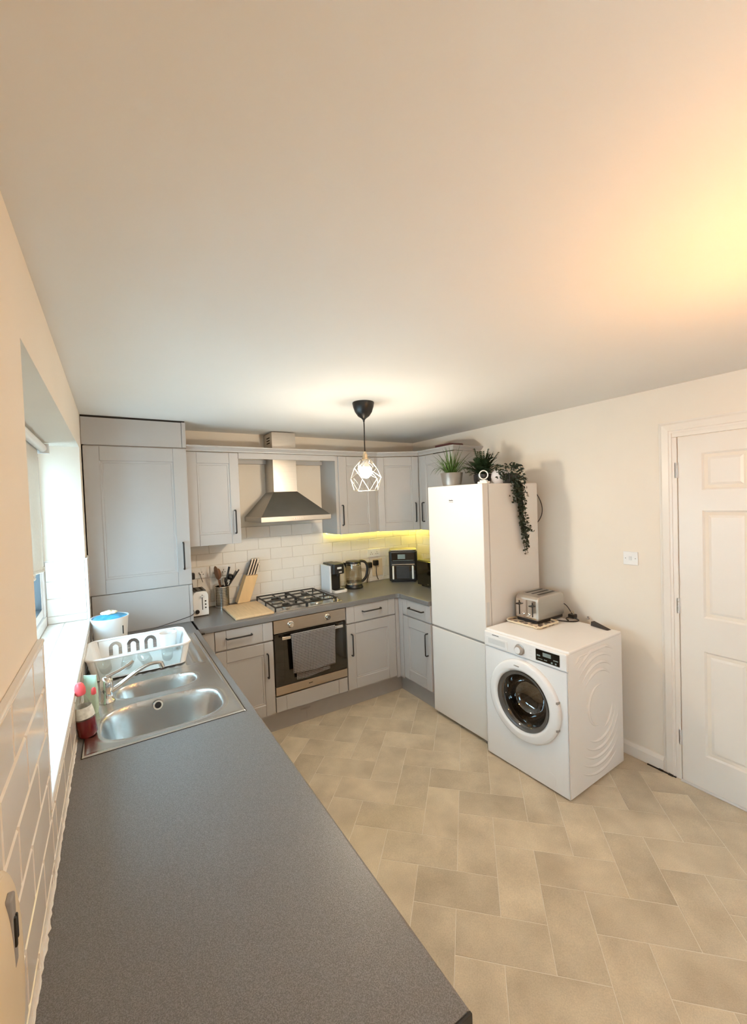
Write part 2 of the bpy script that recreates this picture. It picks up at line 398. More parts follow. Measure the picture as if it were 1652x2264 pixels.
wall_tiles(wb, [(.62, WX-.004, .912, 1.455), (1.003, 1.856, 1.455, 1.557)], (0, YB-.001, 0), (1,0,0), (0,0,1), (0,-1,0), PU, ROWS,
           lambda r: (1.436, 1.436, 1.541, 1.436, 1.541, 1.436, 1.541, 1.436)[r] + (.103 if r == 0 else 0))
obj('grout', MB().box(WX-.004, WX, 2.60, YB, .912, 1.455), M['grout'], wr)
wall_tiles(wr, [(2.60, YB-.008, .912, 1.455)], (WX-.001, 0, 0), (0,1,0), (0,0,1), (-1,0,0), PU, ROWS, lambda r: 3.5 + .103*(r % 2))
# left wall: run before the window, band under the sill, far pier; sill and far reveal
LR = [.912, .95, 1.05, 1.15, 1.25, 1.35, 1.452]
obj('grout', MB().box(0, .004, .25, 1.183, .912, 1.452).box(0, .004, 1.183, 3.24, .912, 1.07).box(0, .004, 3.072, 3.24, 1.07, 1.452), M['grout'], wl)
wall_tiles(wl, [(.25, 1.183, .912, 1.448), (1.183, 3.24, .912, 1.066), (3.072, 3.24, 1.066, 1.448)], (.001, 0, 0), (0,1,0), (0,0,1), (1,0,0), .2, LR,
           lambda r: .946 + (.1 if r % 2 else 0), ch=.005, t=.009, gap=.0016)
obj('grout', MB().box(-.197, 0, 1.19, 3.065, 1.072, 1.080).box(-.197, 0, 3.057, 3.065, 1.078, 1.455).box(-.197, 0, 1.190, 1.198, 1.078, 1.455), M['grout'], wl)
wall_tiles(wl, [(1.198, 3.057, -.195, -.002)], (0, 0, 1.077), (0,1,0), (1,0,0), (0,0,1), .2055, [-.195, -.115, -.002], lambda r: 2.486 - .103*(r % 2))
wall_tiles(wl, [(-.195, -.002, 1.084, 1.452)], (0, 3.0592, 0), (1,0,0), (0,0,1), (0,-1,0), .3, [1.084, 1.128, 1.232, 1.335, 1.452], lambda r: -.2)
wall_tiles(wl, [(-.195, -.002, 1.084, 1.452)], (0, 1.1958, 0), (1,0,0), (0,0,1), (0,1,0), .3, [1.084, 1.128, 1.232, 1.335, 1.452], lambda r: -.2)
# plastic edging trims
def struct(name, mb, m, label, bevel=0, cat='trim', **k):
    o = obj(name, mb, m, None, bevel=bevel, **k); tag(o, label, cat, kind='structure'); return o
struct('trim_1', MB().box(-.004, .011, 1.186, 3.069, 1.068, 1.086), M['plastic_w'], 'white plastic edge strip along the front of the tiled sill', .003)
struct('trim_2', MB().box(-.004, .011, 3.055, 3.071, 1.086, 1.458), M['plastic_w'], 'white plastic edge strip up the far corner of window recess', .003)
struct('trim_3', MB().box(.0, .013, .25, 1.188, 1.449, 1.457), M['plastic_w'], 'thin white edge strip on top of the left wall tiles', .002)
struct('trim_4', MB().box(-.197, .012, 3.052, 3.066, 1.452, 1.458).box(0, .012, 3.066, 3.24, 1.452, 1.458), M['plastic_w'], 'thin white strip on top of the tiles in window recess', .002)
struct('trim_5', MB().box(.0, .011, 1.180, 1.192, 1.068, 1.452), M['plastic_w'], 'white edge strip on the near corner of the window recess', .003)
# lumpy sealant along the worktop
b = MB(); pts = []; y = .35
while y < 3.2:
    pts.append((.010 + random.uniform(-.0012, .0012), y, .9145)); y += .012
rs = [.0035 + random.uniform(-.0006, .0008) + (.003 if .98 < p[1] < 1.06 and random.random() < .6 else 0) for p in pts]
obj('sealant', b.tube(pts, rs, 6), M['plastic_w'], wl, smooth=True)

# ---- window
w = thing('window_1', 'white framed window with lowered blind in the left wall', 'window', (-.225, 2.1275, 1.078)); w['kind'] = 'structure'
def wbx(x0, x1, ya, yb, za, zb): return MB().box(x0+.225, x1+.225, ya-2.1275, yb-2.1275, za-1.078, zb-1.078)
y0, y1, z0, z1 = WIN
fr = wbx(-.262, -.197, y0, y1, z0, z0+.06); fr.v += []
for q in ((-.262, -.197, y0, y1, z1-.06, z1), (-.262, -.197, y0, y0+.06, z0+.06, z1-.06), (-.262, -.197, y1-.06, y1, z0+.06, z1-.06), (-.262, -.197, 1.84, 1.90, z0+.06, z1-.06)):
    t_ = wbx(*q); fr.add(t_.v, t_.f)
obj('frame', fr, M['upvc'], w, bevel=.006)
for ya, yb in ((y0+.06, 1.84), (1.90, y1-.06)):
    s_ = MB()
    for q in ((ya+.004, yb-.004, z0+.064, z0+.118), (ya+.004, yb-.004, z1-.118, z1-.064), (ya+.004, ya+.056, z0+.118, z1-.118), (yb-.056, yb-.004, z0+.118, z1-.118)):
        t_ = wbx(-.255, -.207, *q); s_.add(t_.v, t_.f)
    sh = obj('sash', s_, M['upvc'], w, bevel=.006)
    gk = MB()
    for q in ((ya+.056, yb-.056, z0+.116, z0+.121), (ya+.056, yb-.056, z1-.121, z1-.116), (ya+.054, ya+.059, z0+.116, z1-.116), (yb-.059, yb-.054, z0+.116, z1-.116)):
        t_ = wbx(-.238, -.2055, *q); gk.add(t_.v, t_.f)
    obj('gasket', gk, M['black'], sh)
    obj('pane', wbx(-.234, -.230, ya+.05, yb-.05, z0+.11, z1-.11), M['pane'], w)
hd = wbx(-.207, -.196, 2.44, 2.47, 1.155, 1.185); hd.add(wbx(-.198, -.188, 2.44, 2.56, 1.163, 1.178).v, MB().box(0,1,0,1,0,1).f)
obj('handle', hd, M['upvc'], w, bevel=.003)

# second window behind the camera: the room's other daylight
w = thing('window_2', 'white framed window further back along the left wall behind the camera', 'window', (-.20, -1.05, .98)); w['kind'] = 'structure'
g2 = MB()
for q in ((-.03, .03, -.45, .45, 0, .06), (-.03, .03, -.45, .45, .98, 1.04), (-.03, .03, -.45, -.39, .06, .98), (-.03, .03, .39, .45, .06, .98), (-.03, .03, -.03, .03, .06, .98)): g2.box(*q)
obj('frame', g2, M['upvc'], w, bevel=.006)
for a, c in ((-.39, -.03), (.03, .39)): obj('pane', MB().box(-.002, .002, a, c, .06, .98), M['pane'], w)

# blind
bl = thing('roller_blind', 'cream fabric roller blind lowered over the top of the window', 'blind', (-.16, 2.08, 2.10))
obj('roller', MB().tube([(0, -.86, 0), (0, .83, 0)], .021, 14), M['plastic_w'], bl, smooth=True)
obj('bracket', MB().box(-.025, .03, .835, .845, -.03, .025).tube([(0, .83, 0), (0, .845, 0)], .012, 10), M['pale_pl'], bl, bevel=.002)
obj('bracket', MB().box(-.025, .03, -.875, -.865, -.03, .025), M['pale_pl'], bl, bevel=.002)
fb = MB(); nu, nv = 60, 16; vv = []
for i in range(nu+1):
    for j in range(nv+1):
        u = -.84 + 1.66*i/nu; t = j/nv; zz = -.01 - t*.645
        vv.append((-.02 + .010*t*math.sin(u*19 + 1) + .006*t*math.sin(u*41), u, zz))
k0 = len(vv); vv += [(x-.0015, y_, z_) for x, y_, z_ in vv]
ff = [(i*(nv+1)+j, (i+1)*(nv+1)+j, (i+1)*(nv+1)+j+1, i*(nv+1)+j+1) for i in range(nu) for j in range(nv)]
ff += [tuple(k0 + q for q in reversed(f)) for f in ff]
M['fabric'] = mat('cream blind fabric', (.72, .68, .62), .9, noise=.03, nscale=80, bump=.1, bscale=500)
_p = M['fabric'].node_tree; _t = _p.nodes.new('ShaderNodeBsdfTranslucent'); _t.inputs[0].default_value = (.55, .51, .46, 1); _x = _p.nodes.new('ShaderNodeMixShader'); _x.inputs[0].default_value = .2
_p.links.new(_p.nodes['Principled BSDF'].outputs[0], _x.inputs[1]); _p.links.new(_t.outputs[0], _x.inputs[2]); _p.links.new(_x.outputs[0], _p.nodes['Material Output'].inputs[0])
obj('fabric', fb.add(vv, ff), M['fabric'], bl, smooth=True)
hm = MB(); hm.tube([(-.02 + .010*math.sin(u*19+1) + .006*math.sin(u*41), u, -.662) for u in [-.84 + 1.66*i/60 for i in range(61)]], .009, 8)
obj('bottom_bar', hm, M['fabric'], bl, smooth=True)

# ------------------------------------------------------------------ door in the right wall
dy0, dy1 = .342, 1.104
d = thing('door_1', 'white six panel door with three hinges in the right wall', 'door', (WX, (dy0+dy1)/2, 0)); d['kind'] = 'structure'
def dpt(b_): return b_.xf(Matrix.Translation((-WX, -(dy0+dy1)/2, 0)))
XF = WX - .008
frame = MB(); cols = [(.987, 0), (.777, 0), (.669, 0), (.459, 0)]
ys = [dy1-.004, .985, .775, .671, .461, dy0+.004]; zs = [.006, .20, .812, 1.006, 1.622, 1.739, 1.949, 2.05]
# stiles and rails
for a, c in ((ys[1], ys[0]), (ys[3], ys[2]), (ys[5], ys[4])): frame.box(XF, WX+.03, a, c, zs[0], zs[7])
for a, c in ((zs[0], zs[1]), (zs[2], zs[3]), (zs[4], zs[5]), (zs[6], zs[7])):
    for p_, q_ in ((ys[2], ys[1]), (ys[4], ys[3])): frame.box(XF, WX+.03, p_, q_, a, c)
obj('door_frame', dpt(frame), M['trim'], d)
for p_, q_ in ((ys[2], ys[1]), (ys[4], ys[3])):
    for a, c in ((zs[1], zs[2]), (zs[3], zs[4]), (zs[5], zs[6])):
        def ring(i, x): return [(x, p_+i, a+i), (x, q_-i, a+i), (x, q_-i, c-i), (x, p_+i, c-i)]
        rg = [ring(0, XF), ring(.012, XF+.010), ring(.022, XF+.010), ring(.040, XF+.003)]
        pv = [v for r_ in rg for v in r_]; pf = [(k*4+i, k*4+(i+1) % 4, (k+1)*4+(i+1) % 4, (k+1)*4+i) for k in range(3) for i in range(4)] + [(12,13,14,15)]
        me_b = MB().add(pv, [tuple(reversed(f)) for f in pf]); obj('panel', dpt(me_b), M['trim'], d)
for zz in (1.86, 1.055, .26):
    hb = MB().box(XF-.004, XF+.004, dy1-.006, dy1+.012, zz-.045, zz+.045)
    for k in range(5): hb.tube([(XF-.006, dy1+.003, zz-.045+.018*k+.001), (XF-.006, dy1+.003, zz-.045+.018*k+.017)], .0045, 8)
    obj('hinge', dpt(hb), M['pale_pl'], d, smooth=True)
hb = MB().tube([(XF-.0, dy0+.06, 1.0), (XF-.05, dy0+.06, 1.0)], .009, 10).tube([(XF-.045, dy0+.06, 1.0), (XF-.045, dy0+.17, 1.0)], .008, 10)
obj('handle', dpt(hb), M['chrome'], d, smooth=True)
# frame (lining) and architrave
struct('trim_6', MB().box(WX-.012, WX+.02, dy1+.001, dy1+.028, 0, 2.055).box(WX-.012, WX+.02, dy0-.028, dy0-.001, 0, 2.055).box(WX-.012, WX+.02, dy0-.028, dy1+.028, 2.056, 2.082), M['trim'], 'white door lining round the panelled door', .002)
ap = []
for off, x in ((0, 0), (0, -.016), (.012, -.016), (.016, -.020), (.052, -.016), (.062, -.010), (.070, -.008), (.070, 0)): ap.append((off, x))
b = MB(); yi0, yi1, zi = dy0-.026, dy1+.026, 2.08
for o_, x in ap: b.v += [(WX+x, yi1+o_, 0), (WX+x, yi1+o_, zi+o_), (WX+x, yi0-o_, zi+o_), (WX+x, yi0-o_, 0)]
na = len(ap)
b.f += [(i*4+k, ((i+1) % na)*4+k, ((i+1) % na)*4+k+1, i*4+k+1) for i in range(na) for k in range(3)]
struct('trim_7', b, M['trim'], 'moulded white architrave round the panelled door')
struct('trim_8', MB().box(WX-.03, WX+.03, dy0-.02, dy1+.0, 0.0005, .006), M['pale_pl'], 'pale threshold strip under the panelled door', .002)
# skirting between washing machine and door, and on behind the door
def skirt(ya, yb): return MB().add([(WX-x, y_, z_) for y_ in (ya, yb) for x, z_ in ((0,.002),(.016,.002),(.016,.066),(.011,.078),(.006,.088),(0,.09))],
    [tuple(reversed(range(6))), tuple(range(6,12))] + [(i, (i+1) % 6, 6+(i+1) % 6, 6+i) for i in range(6)])
sk = skirt(1.200, 1.99); t_ = skirt(YF, dy0-.098); sk.add(t_.v, t_.f)
struct('baseboard_right', sk, M['trim'], 'white skirting board along the right wall beside the door', cat='skirting')
obj('skirting_gap_shade', MB().box(WX-.026, WX-.0165, 1.13, 1.29, .0006, .005).box(WX-.03, WX-.0165, 1.145, 1.17, .0006, .009).box(WX-.028, WX-.0165, 1.2, 1.225, .0006, .008), M['dark'], bpy.data.objects['baseboard_right'])  # dark strips on the floor paint the shade of the chipped skirting gap

# light switch / spur on the right wall
s = thing('switched_socket', 'single white switch plate on the right wall left of the door', 'switch', (WX, 1.375, 1.311))
obj('plate', MB().box(-.008, 0, -.045, .045, -.043, .043), M['plastic_w'], s, bevel=.003)
obj('rocker', MB().box(-.011, -.008, -.009, .009, -.012, .012), M['pale_pl'], s, bevel=.001)
for yy in (-.030, .030): obj('screw', MB().tube([(-.0095, yy, 0), (-.008, yy, 0)], .003, 8), M['grey_pl'], s)

# ------------------------------------------------------------------ pendants
def pendant(loc_, bulb, label, collar):
    p = thing('pendant_lamp', label, 'lamp', loc_, 0)
    pr = [(.0, -.122), (.005, -.122), (.007, -.110), (.016, -.100), (.036, -.086), (.054, -.060), (.064, -.030), (.069, -.006), (.068, -.0005), (0, -.0005)]
    obj('ceiling_rose', MB().lathe(pr, n=32), M['black'], p, smooth=50)
    obj('cord', MB().tube(bez((0,0,-.115), (.003,0,-.19), (-.002,.001,-.25), (0,0,-.312), 10), .0036, 8), M['black_m'], p, smooth=True)
    obj('bulb_holder', MB().lathe([(.0, -.308), (.007, -.309), (.011, -.322), (.017, -.328), (.017, -.350), (.021, -.352), (.021, -.366), (.0, -.366)][::-1], n=20), M['brass'], p, smooth=40)
    zc = collar
    dome = [q_ for q_ in ((.028, -.466), (.036, -.450), (.0385, -.434), (.0375, -.420), (.034, -.408), (.026, -.390), (.018, -.376), (.015, -.366)) if q_[1] <= zc]
    up = [dome[-1]] + [q_ for q_ in ((.034, -.408), (.026, -.390), (.018, -.376), (.015, -.366)) if q_[1] > zc]
    bo_ = obj('bulb', MB().lathe([(0, -.478), (.015, -.475)] + dome + [(0, dome[-1][1])], n=24), bulb, p, smooth=True)
    if len(up) > 1: obj('bulb_collar', MB().lathe([(up[0][0] + .0006, up[0][1] - .001)] + up[1:] + [(0, -.366)], n=24), M['plastic_w'], bo_, smooth=True)
    cg = MB()
    rings = [(.036, -.362, 0), (.073, -.412, 30), (.102, -.478, 0), (.077, -.556, 30)]
    P = [[Vector((r_*math.cos(R(60*k+a_+12)), r_*math.sin(R(60*k+a_+12)), z_)) for k in range(6)] for r_, z_, a_ in rings]
    def seg(a, c): cg.tube([a, c], .0016, 6)
    for k in range(6):
        for q in (0, 3): seg(P[q][k], P[q][(k+1) % 6])
        for q in range(3):
            seg(P[q][k], P[q+1][k])
            seg(P[q][k] if q % 2 else P[q][(k+1) % 6], P[q+1][(k+1) % 6] if q % 2 == 1 and False else P[q+1][k if q % 2 == 0 else (k-1) % 6])
    cg.tube([(0, 0, -.362), P[0][0]], .0018, 6).tube([(0, 0, -.362), P[0][2]], .0018, 6).tube([(0, 0, -.362), P[0][4]], .0018, 6)
    obj('cage', cg, M['wire'], p, smooth=True)
    return p
pendant((1.522, 2.241, H), M['bulbA'], 'lit pendant lamp in a geometric wire cage hanging from black rose', -.408)
pendant((1.60, .16, H), M['bulbB'], 'second lit cage pendant beyond the right edge of the photo, nearer the door', -.36)

# ------------------------------------------------------------------ cabinets
def handle_mb(c, L_, horiz):
    """black bow handle at (x,z)=c on the door face y=0, sticking out to -y."""
    h = L_/2; r_ = .0055
    if horiz: pts = [(c[0]-h, 0, c[1]), (c[0]-h, -.022, c[1]), (c[0]-h+.005, -.029, c[1]), (c[0]+h-.005, -.029, c[1]), (c[0]+h, -.022, c[1]), (c[0]+h, 0, c[1])]
    else: pts = [(c[0], 0, c[1]-h), (c[0], -.022, c[1]-h), (c[0], -.029, c[1]-h+.005), (c[0], -.029, c[1]+h-.005), (c[0], -.022, c[1]+h), (c[0], 0, c[1]+h)]
    return MB().tube(pts, r_, 8)
def door(parent, x0, x1, z0, z1, hnd=None, name='door', sw=.075, rw=.085, t=.019, pm=None):
    """shaker door: stiles and rails with fine joints, recessed panel with a stepped edge."""
    g = .0006; f = MB()
    f.box(x0, x0+sw-g, 0, t, z0, z1); f.box(x1-sw+g, x1, 0, t, z0, z1)
    f.box(x0+sw+g, x1-sw-g, .0008, t, z0, z0+rw); f.box(x0+sw+g, x1-sw-g, .0008, t, z1-rw, z1)
    o = obj(name, f, pm or M['cab'], parent, bevel=.0014, segs=1)
    st = .012; pn = MB()
    pn.box(x0+sw-.002, x1-sw+.002, .0090, t-.003, z0+rw-.002, z1-rw+.002)
    a, b_, c, e = x0+sw, x1-sw, z0+rw, z1-rw      # bevelled step round the panel
    vs_ = [(a,.001,c),(b_,.001,c),(b_,.001,e),(a,.001,e),(a+.004,.005,c+.004),(b_-.004,.005,c+.004),(b_-.004,.005,e-.004),(a+.004,.005,e-.004),
           (a+.014,.005,c+.014),(b_-.014,.005,c+.014),(b_-.014,.005,e-.014),(a+.014,.005,e-.014),(a+.016,.0095,c+.016),(b_-.016,.0095,c+.016),(b_-.016,.0095,e-.016),(a+.016,.0095,e-.016)]
    fs = [(k*4+i, k*4+(i+1) % 4, (k+1)*4+(i+1) % 4, (k+1)*4+i) for k in range(3) for i in range(4)]
    pn.add(vs_, fs); obj('panel', pn, pm or M['cab'], o)
    if hnd: obj('handle', handle_mb(hnd[:2], hnd[2], hnd[3]), M['black_m'], o, smooth=True)
    return o
def drawer(parent, x0, x1, z0, z1, hnd=None, name='drawer', sw=.075):
    g = .0006; f = MB(); f.box(x0, x0+sw-g, 0, .019, z0, z1); f.box(x1-sw+g, x1, 0, .019, z0, z1); f.box(x0+sw+g, x1-sw-g, .0008, .019, z0, z1)
    o = obj(name, f, M['cab'], parent, bevel=.0014, segs=1)
    if hnd: obj('handle', handle_mb(hnd[:2], hnd[2], True), M['black_m'], o, smooth=True)
    return o
ZD0, ZD1, ZR0, ZR1 = .168, .718, .730, .866
# back run (local x = world x, face y = 3.014)
FY = 3.014
c = thing('base_cabinet', 'grey base cabinet with drawer between the corner and the oven', 'cabinet', (.715, FY, 0))
obj('carcass', MB().box(.001, .415, .0205, .56, .15, .868), M['cab_in'], c)
drawer(c, .002, .413, ZR0, ZR1, (.166, .808, .178)); door(c, .002, .413, ZD0, ZD1, (.364, .545, .178, False), sw=.072)
c = thing('base_cabinet', 'grey base cabinet with drawer immediately right of the oven', 'cabinet', (1.752, FY, 0))
obj('carcass', MB().box(.001, .50, .0205, .56, .15, .868), M['cab_in'], c)
drawer(c, .003, .496, ZR0, ZR1+.004, (.248, .812, .182)); door(c, .003, .496, ZD0, ZD1, (.043, .546, .178, False), sw=.08)
# corner posts
tag(obj('corner_post', MB().box(.634, .713, FY+.002, FY+.02, .15, .868), M['cab'], bevel=.0015), 'narrow grey filler post in the corner beneath the worktop joint', 'cabinet panel')
tag(obj('corner_post', MB().box(2.254, 2.290, FY+.002, FY+.02, .15, .868).box(2.2925, 2.312, 2.962, FY+.02, .15, .868), M['cab'], bevel=.0015), 'grey L shaped corner post between the back and right runs', 'cabinet panel')
# right run, facing -x
c = thing('base_cabinet', 'narrow grey base cabinet with drawer beside the tall fridge', 'cabinet', (2.292, 2.958, 0), -90)
obj('carcass', MB().box(.001, .378, .0205, .60, .15, .868), M['cab_in'], c)
drawer(c, .003, .376, ZR0+.003, ZR1+.006, (.202, .810, .190), sw=.06); door(c, .003, .376, ZD0, ZD1+.003, (.338, .548, .182, False), sw=.07)
# left run below the long worktop, facing +x
lx = .592; ystart = .50; nleft = 4; cw = (2.96-ystart)/nleft
names = ['grey base cabinet under the near end of the long worktop', 'grey base cabinet under the long worktop just before the sink',
         'grey base cabinet under the large sink bowl', 'grey base cabinet under the drying rack end of the sink']
for k in range(nleft):
    c = thing('base_cabinet', names[k], 'cabinet', (lx, ystart + k*cw, 0), 90)
    lo = .72 if k in (1, 2, 3) else .868
    obj('carcass', MB().box(.002, cw-.002, .0205, .555, .15, lo), M['cab_in'], c)
    door(c, .003, cw-.003, ZD0, .866, (cw-.05, .76, .178, False))
    if k == 1: obj('catch', MB().box(.08, .125, -.030, 0, .875-.03, .868).tube([(.082, -.032, .858), (.082, -.040, .858)], .004, 8), M['plastic_w'], c, bevel=.003)
# plinths
pl = obj('plinth', MB().box(.54, 2.349, 3.082, 3.10, 0.001, .152), M['plinth'], bevel=.001)
tag(pl, 'grey plinth board along the floor under the oven run', 'plinth')
vb = MB()
for k in range(7): vb.box(1.352 + k*.012, 1.360 + k*.012, 3.0795, 3.0825, .098, .112)
obj('vent', vb, M['grey_pl'], pl); obj('vent', MB().box(1.398, 1.401, 3.0805, 3.0822, .02, .085), M['grey_pl'], pl)
pl = obj('plinth', MB().box(2.349, 2.367, 2.585, 3.10, 0.001, .152), M['plinth'], bevel=.001)
tag(pl, 'grey plinth board under the narrow cabinet beside the fridge', 'plinth')
pl = obj('plinth', MB().box(.52, .538, .50, 3.10, 0.001, .152), M['plinth'], bevel=.001)
tag(pl, 'grey plinth board under the long left run', 'plinth')
tag(obj('end_panel', MB().box(.02, .60, .482, .499, .001, .871), M['cab'], bevel=.001), 'grey end panel closing the near end of the left run', 'cabinet panel')

# ---- worktops
ZT = .912; TH = .040
edge = lambda s0, s1, fx: None
b = MB()
SX0, SX1, SY0, SY1 = .050, .560, 1.705, 2.925
XE = .613
for q in ((.0, .60, .48, SY0), (.0, SX0, SY0, SY1), (SX1, .60, SY0, SY1), (.0, .60, SY1, 3.631)): b.box(q[0], q[1], q[2], q[3], ZT-TH, ZT)
prof = [(.60, ZT-TH), (.608, ZT-TH), (.613, ZT-TH+.006), (.613, ZT-.008), (.611, ZT-.003), (.606, ZT), (.60, ZT)]
k0 = len(b.v)
for yy in (.48, 3.002): b.v += [(x, yy, z) for x, z in prof]
b.f += [tuple(k0 + i for i in range(7)), tuple(k0 + 7 + i for i in reversed(range(7)))] + [(k0+i, k0+7+i, k0+7+(i+1) % 7, k0+(i+1) % 7) for i in range(7)]
wt = obj('worktop', b, M['worktop']); tag(wt, 'long dark grey speckled worktop along the window wall holding the sink', 'worktop')
obj('end_cap', MB().box(.002, .611, .474, .4795, ZT-TH, ZT-.001), M['black'], wt, bevel=.001)
b = MB(); xe = 2.282; ye = 3.002
path_in = [(.6145, ye), (xe-.03, ye), (xe-.012, ye-.005), (xe-.004, ye-.016), (xe, ye-.035), (xe, 2.585)]
poly = path_in + [(WX, 2.585), (WX, YB), (.6145, YB)]
b.prism(poly, ZT-TH, ZT)
wt2 = obj('worktop', b, M['worktop'], bevel=.004); tag(wt2, 'L shaped dark grey worktop round the hob to the fridge', 'worktop')
tag(obj('joint_strip', MB().box(.6131, .6144, 3.0, YB-.01, ZT-.02, ZT+.0006).box(.6135, .650, 2.992, 3.0015, ZT-TH, ZT-TH+.010), M['black']), 'thin black jointing strip where the two worktops meet', 'strip')

# ---- oven
o = thing('built_in_oven', 'built in steel and black glass oven under the hob', 'oven', (1.132, FY, 0))
obj('body', MB().box(.006, .61, .021, .56, .300, .866), M['dark'], o)
obj('control_panel', MB().box(.003, .612, -.004, .02, .768, .866), M['oven_steel'], o, bevel=.002)
for kx in (.134, .447):
    kb = MB().lathe([(.026, 0), (.026, .004), (.021, .006), (.019, .026), (.016, .030), (0, .030)], n=24, M=Matrix.Translation((kx, -.004, .822)) @ Matrix.Rotation(R(90), 4, 'X'))
    kb.box(kx-.003, kx+.003, -.036, -.030, .806, .838)
    obj('knob', kb, M['chrome'], o, smooth=40)
dr = obj('oven_door', MB().box(.003, .612, -.006, .02, .366, .762), M['black_glass'], o, bevel=.003)
obj('window', MB().box(.075, .545, -.0068, -.0062, .40, .70), mat('oven window', (.012, .010, .006), .05, coat=.4, noise=.3, nscale=6), dr)
obj('handle', MB().box(.05, .565, -.050, -.038, .726, .748).box(.06, .08, -.04, -.006, .728, .746).box(.535, .555, -.04, -.006, .728, .746), M['chrome'], dr, bevel=.004)
obj('lower_trim', MB().box(.003, .612, -.005, .02, .298, .362), M['oven_steel'], o, bevel=.002)
lg = MB(); x = .268
for w_, h0, h1 in ((.006, -.004, .004), (.007, -.003, .003), (.007, -.003, .003), (.007, -.003, .004), (.005, -.002, .005)): lg.box(x, x+w_*.85, -.0062, -.005, .331+h0, .331+h1); x += w_
obj('logo', lg, M['black'], o)
o2 = drawer(o, .003, .612, .170, .284, None, name='lower_panel', sw=.08)
# towel on the handle: a folded cloth over the bar
tb = MB(); nu, nv = 22, 26; vv = []
for lay, (dx, zl, yo) in enumerate(((.118, .458, -.0535), (.150, .405, -.0335))):
    for i in range(nu+1):
        for j in range(nv+1):
            u = i/nu; t = j/nv; z = .752 - (.752-zl)*t - .010*math.sin(u*3.0+lay)*t
            x = dx + (.372 if lay == 0 else .30)*u + (.010*t*(1-2*u))
            y_ = yo - (.004*math.sin(u*15+lay*2)*t if lay == 0 else -.003*math.sin(u*12)*t)
            vv.append((x, y_, z))
na = (nu+1)*(nv+1)
ff = [(l*na+i*(nv+1)+j, l*na+(i+1)*(nv+1)+j, l*na+(i+1)*(nv+1)+j+1, l*na+i*(nv+1)+j+1) for l in (0, 1) for i in range(nu) for j in range(nv)]
tb.add(vv, ff)
k0 = len(tb.v)
for i in range(nu+1):       # over the bar
    u = i/nu
    for a in range(5):
        q = math.pi*a/4; tb.v.append((.118 + .372*u, -.0435 - .010*math.cos(q), .752 + .006*math.sin(q)))
tb.f += [(k0+i*5+a, k0+(i+1)*5+a, k0+(i+1)*5+a+1, k0+i*5+a+1) for i in range(nu) for a in range(4)]
tw = obj('tea_towel', tb.xf(Matrix.Translation((1.132, FY, 0))), M['towel'], smooth=True)
sm = tw.modifiers.new('thick', 'SOLIDIFY'); sm.thickness = .003; sm.offset = 0
tag(tw, 'dark grey and white checked tea towel folded over the oven handle', 'towel')

# ---- hob
h = thing('gas_hob', 'stainless steel gas hob with black pan supports above the oven', 'hob', (1.165, 3.052, ZT))
obj('plate', MB().prism(rrect(0, .585, 0, .505, .015), 0, .008), M['steel_s'], h, bevel=.002)
for (bx, by, br) in ((.135, .13, .034), (.135, .37, .045), (.395, .13, .050), (.395, .37, .034)):
    bb = MB().lathe([(br+.014, .008), (br+.012, .014), (br, .016), (br, .022), (br-.006, .024), (0, .024)], (bx, by, 0), 24)
    q = obj('burner', bb, M['steel_d'], h, smooth=40)
    obj('burner_cap', MB().lathe([(br-.004, .024), (br-.003, .030), (br-.008, .033), (0, .033)], (bx, by, 0), 24), M['iron'], q, smooth=40)
for x0 in (.008, .272):
    g = MB(); x1 = x0+.254; z = .040; r_ = .0065
    cr = [(x0, .015, z), (x1, .015, z), (x1, .490, z), (x0, .490, z)]
    g.tube(cr, r_, 6, closed=True); g.tube([(x0, .2525, z), (x1, .2525, z)], r_, 6)
    for bx in ((x0+x1)/2,):
        for by in (.13, .37):
            g.tube([(bx, by-.115 if by < .2 else by-.117, z), (bx, by-.03, z+.002)], r_-.001, 6); g.tube([(bx, by+.03, z+.002), (bx, by+.12, z)], r_-.001, 6)
            g.tube([(x0, by, z), (bx-.03, by, z+.002)], r_-.001, 6); g.tube([(bx+.03, by, z+.002), (x1, by, z)], r_-.001, 6)
    for fx, fy in ((x0, .015), (x1, .015), (x0, .49), (x1, .49), (x0, .2525), (x1, .2525)): g.tube([(fx, fy, z), (fx, fy, .008)], r_, 6)
    obj('pan_support', g, M['iron'], h, smooth=True)
for k in range(4):
    obj('knob', MB().lathe([(.016, .008), (.016, .012), (.013, .014), (.012, .030), (0, .031)], (.556, .06 + .075*k, 0), 16), M['chrome'], h, smooth=40)

# ---- cooker hood
h = thing('cooker_hood', 'stainless steel chimney hood between the wall cabinets above the hob', 'cooker hood', (1.42, YB, 1.605))
D_ = .475; bx = .30
obj('rim', MB().box(-bx, bx, -D_, -.001, 0, .040), M['steel'], h, bevel=.002)
cz = .245; cw_ = .105; cdp = .225
can = MB().add([(-bx+.004, -D_+.004, .040), (bx-.004, -D_+.004, .040), (bx-.004, -.002, .040), (-bx+.004, -.002, .040), (-cw_, -cdp, cz), (cw_, -cdp, cz), (cw_, -.002, cz), (-cw_, -.002, cz)],
               [(0,1,5,4), (1,2,6,5), (2,3,7,6), (3,0,4,7), (4,5,6,7)])
obj('canopy', can, mat('hood steel with painted reflection', (.26, .245, .22), .32, metal=1, noise=.05, nscale=8), h, bevel=.002)  # canopy copy of the steel, darkened to paint in the dark it reflects
chm = MB().box(-cw_, cw_, -cdp, -.002, cz-.002, .752)
ch_ = obj('chimney', chm, M['steel'], h, bevel=.0015)
sl = MB()
for k in range(3): sl.box(-cw_-.0012, -cw_+.001, -.17, -.09, .66+.022*k, .670+.022*k)
obj('vent_slots', sl, M['dark'], ch_)
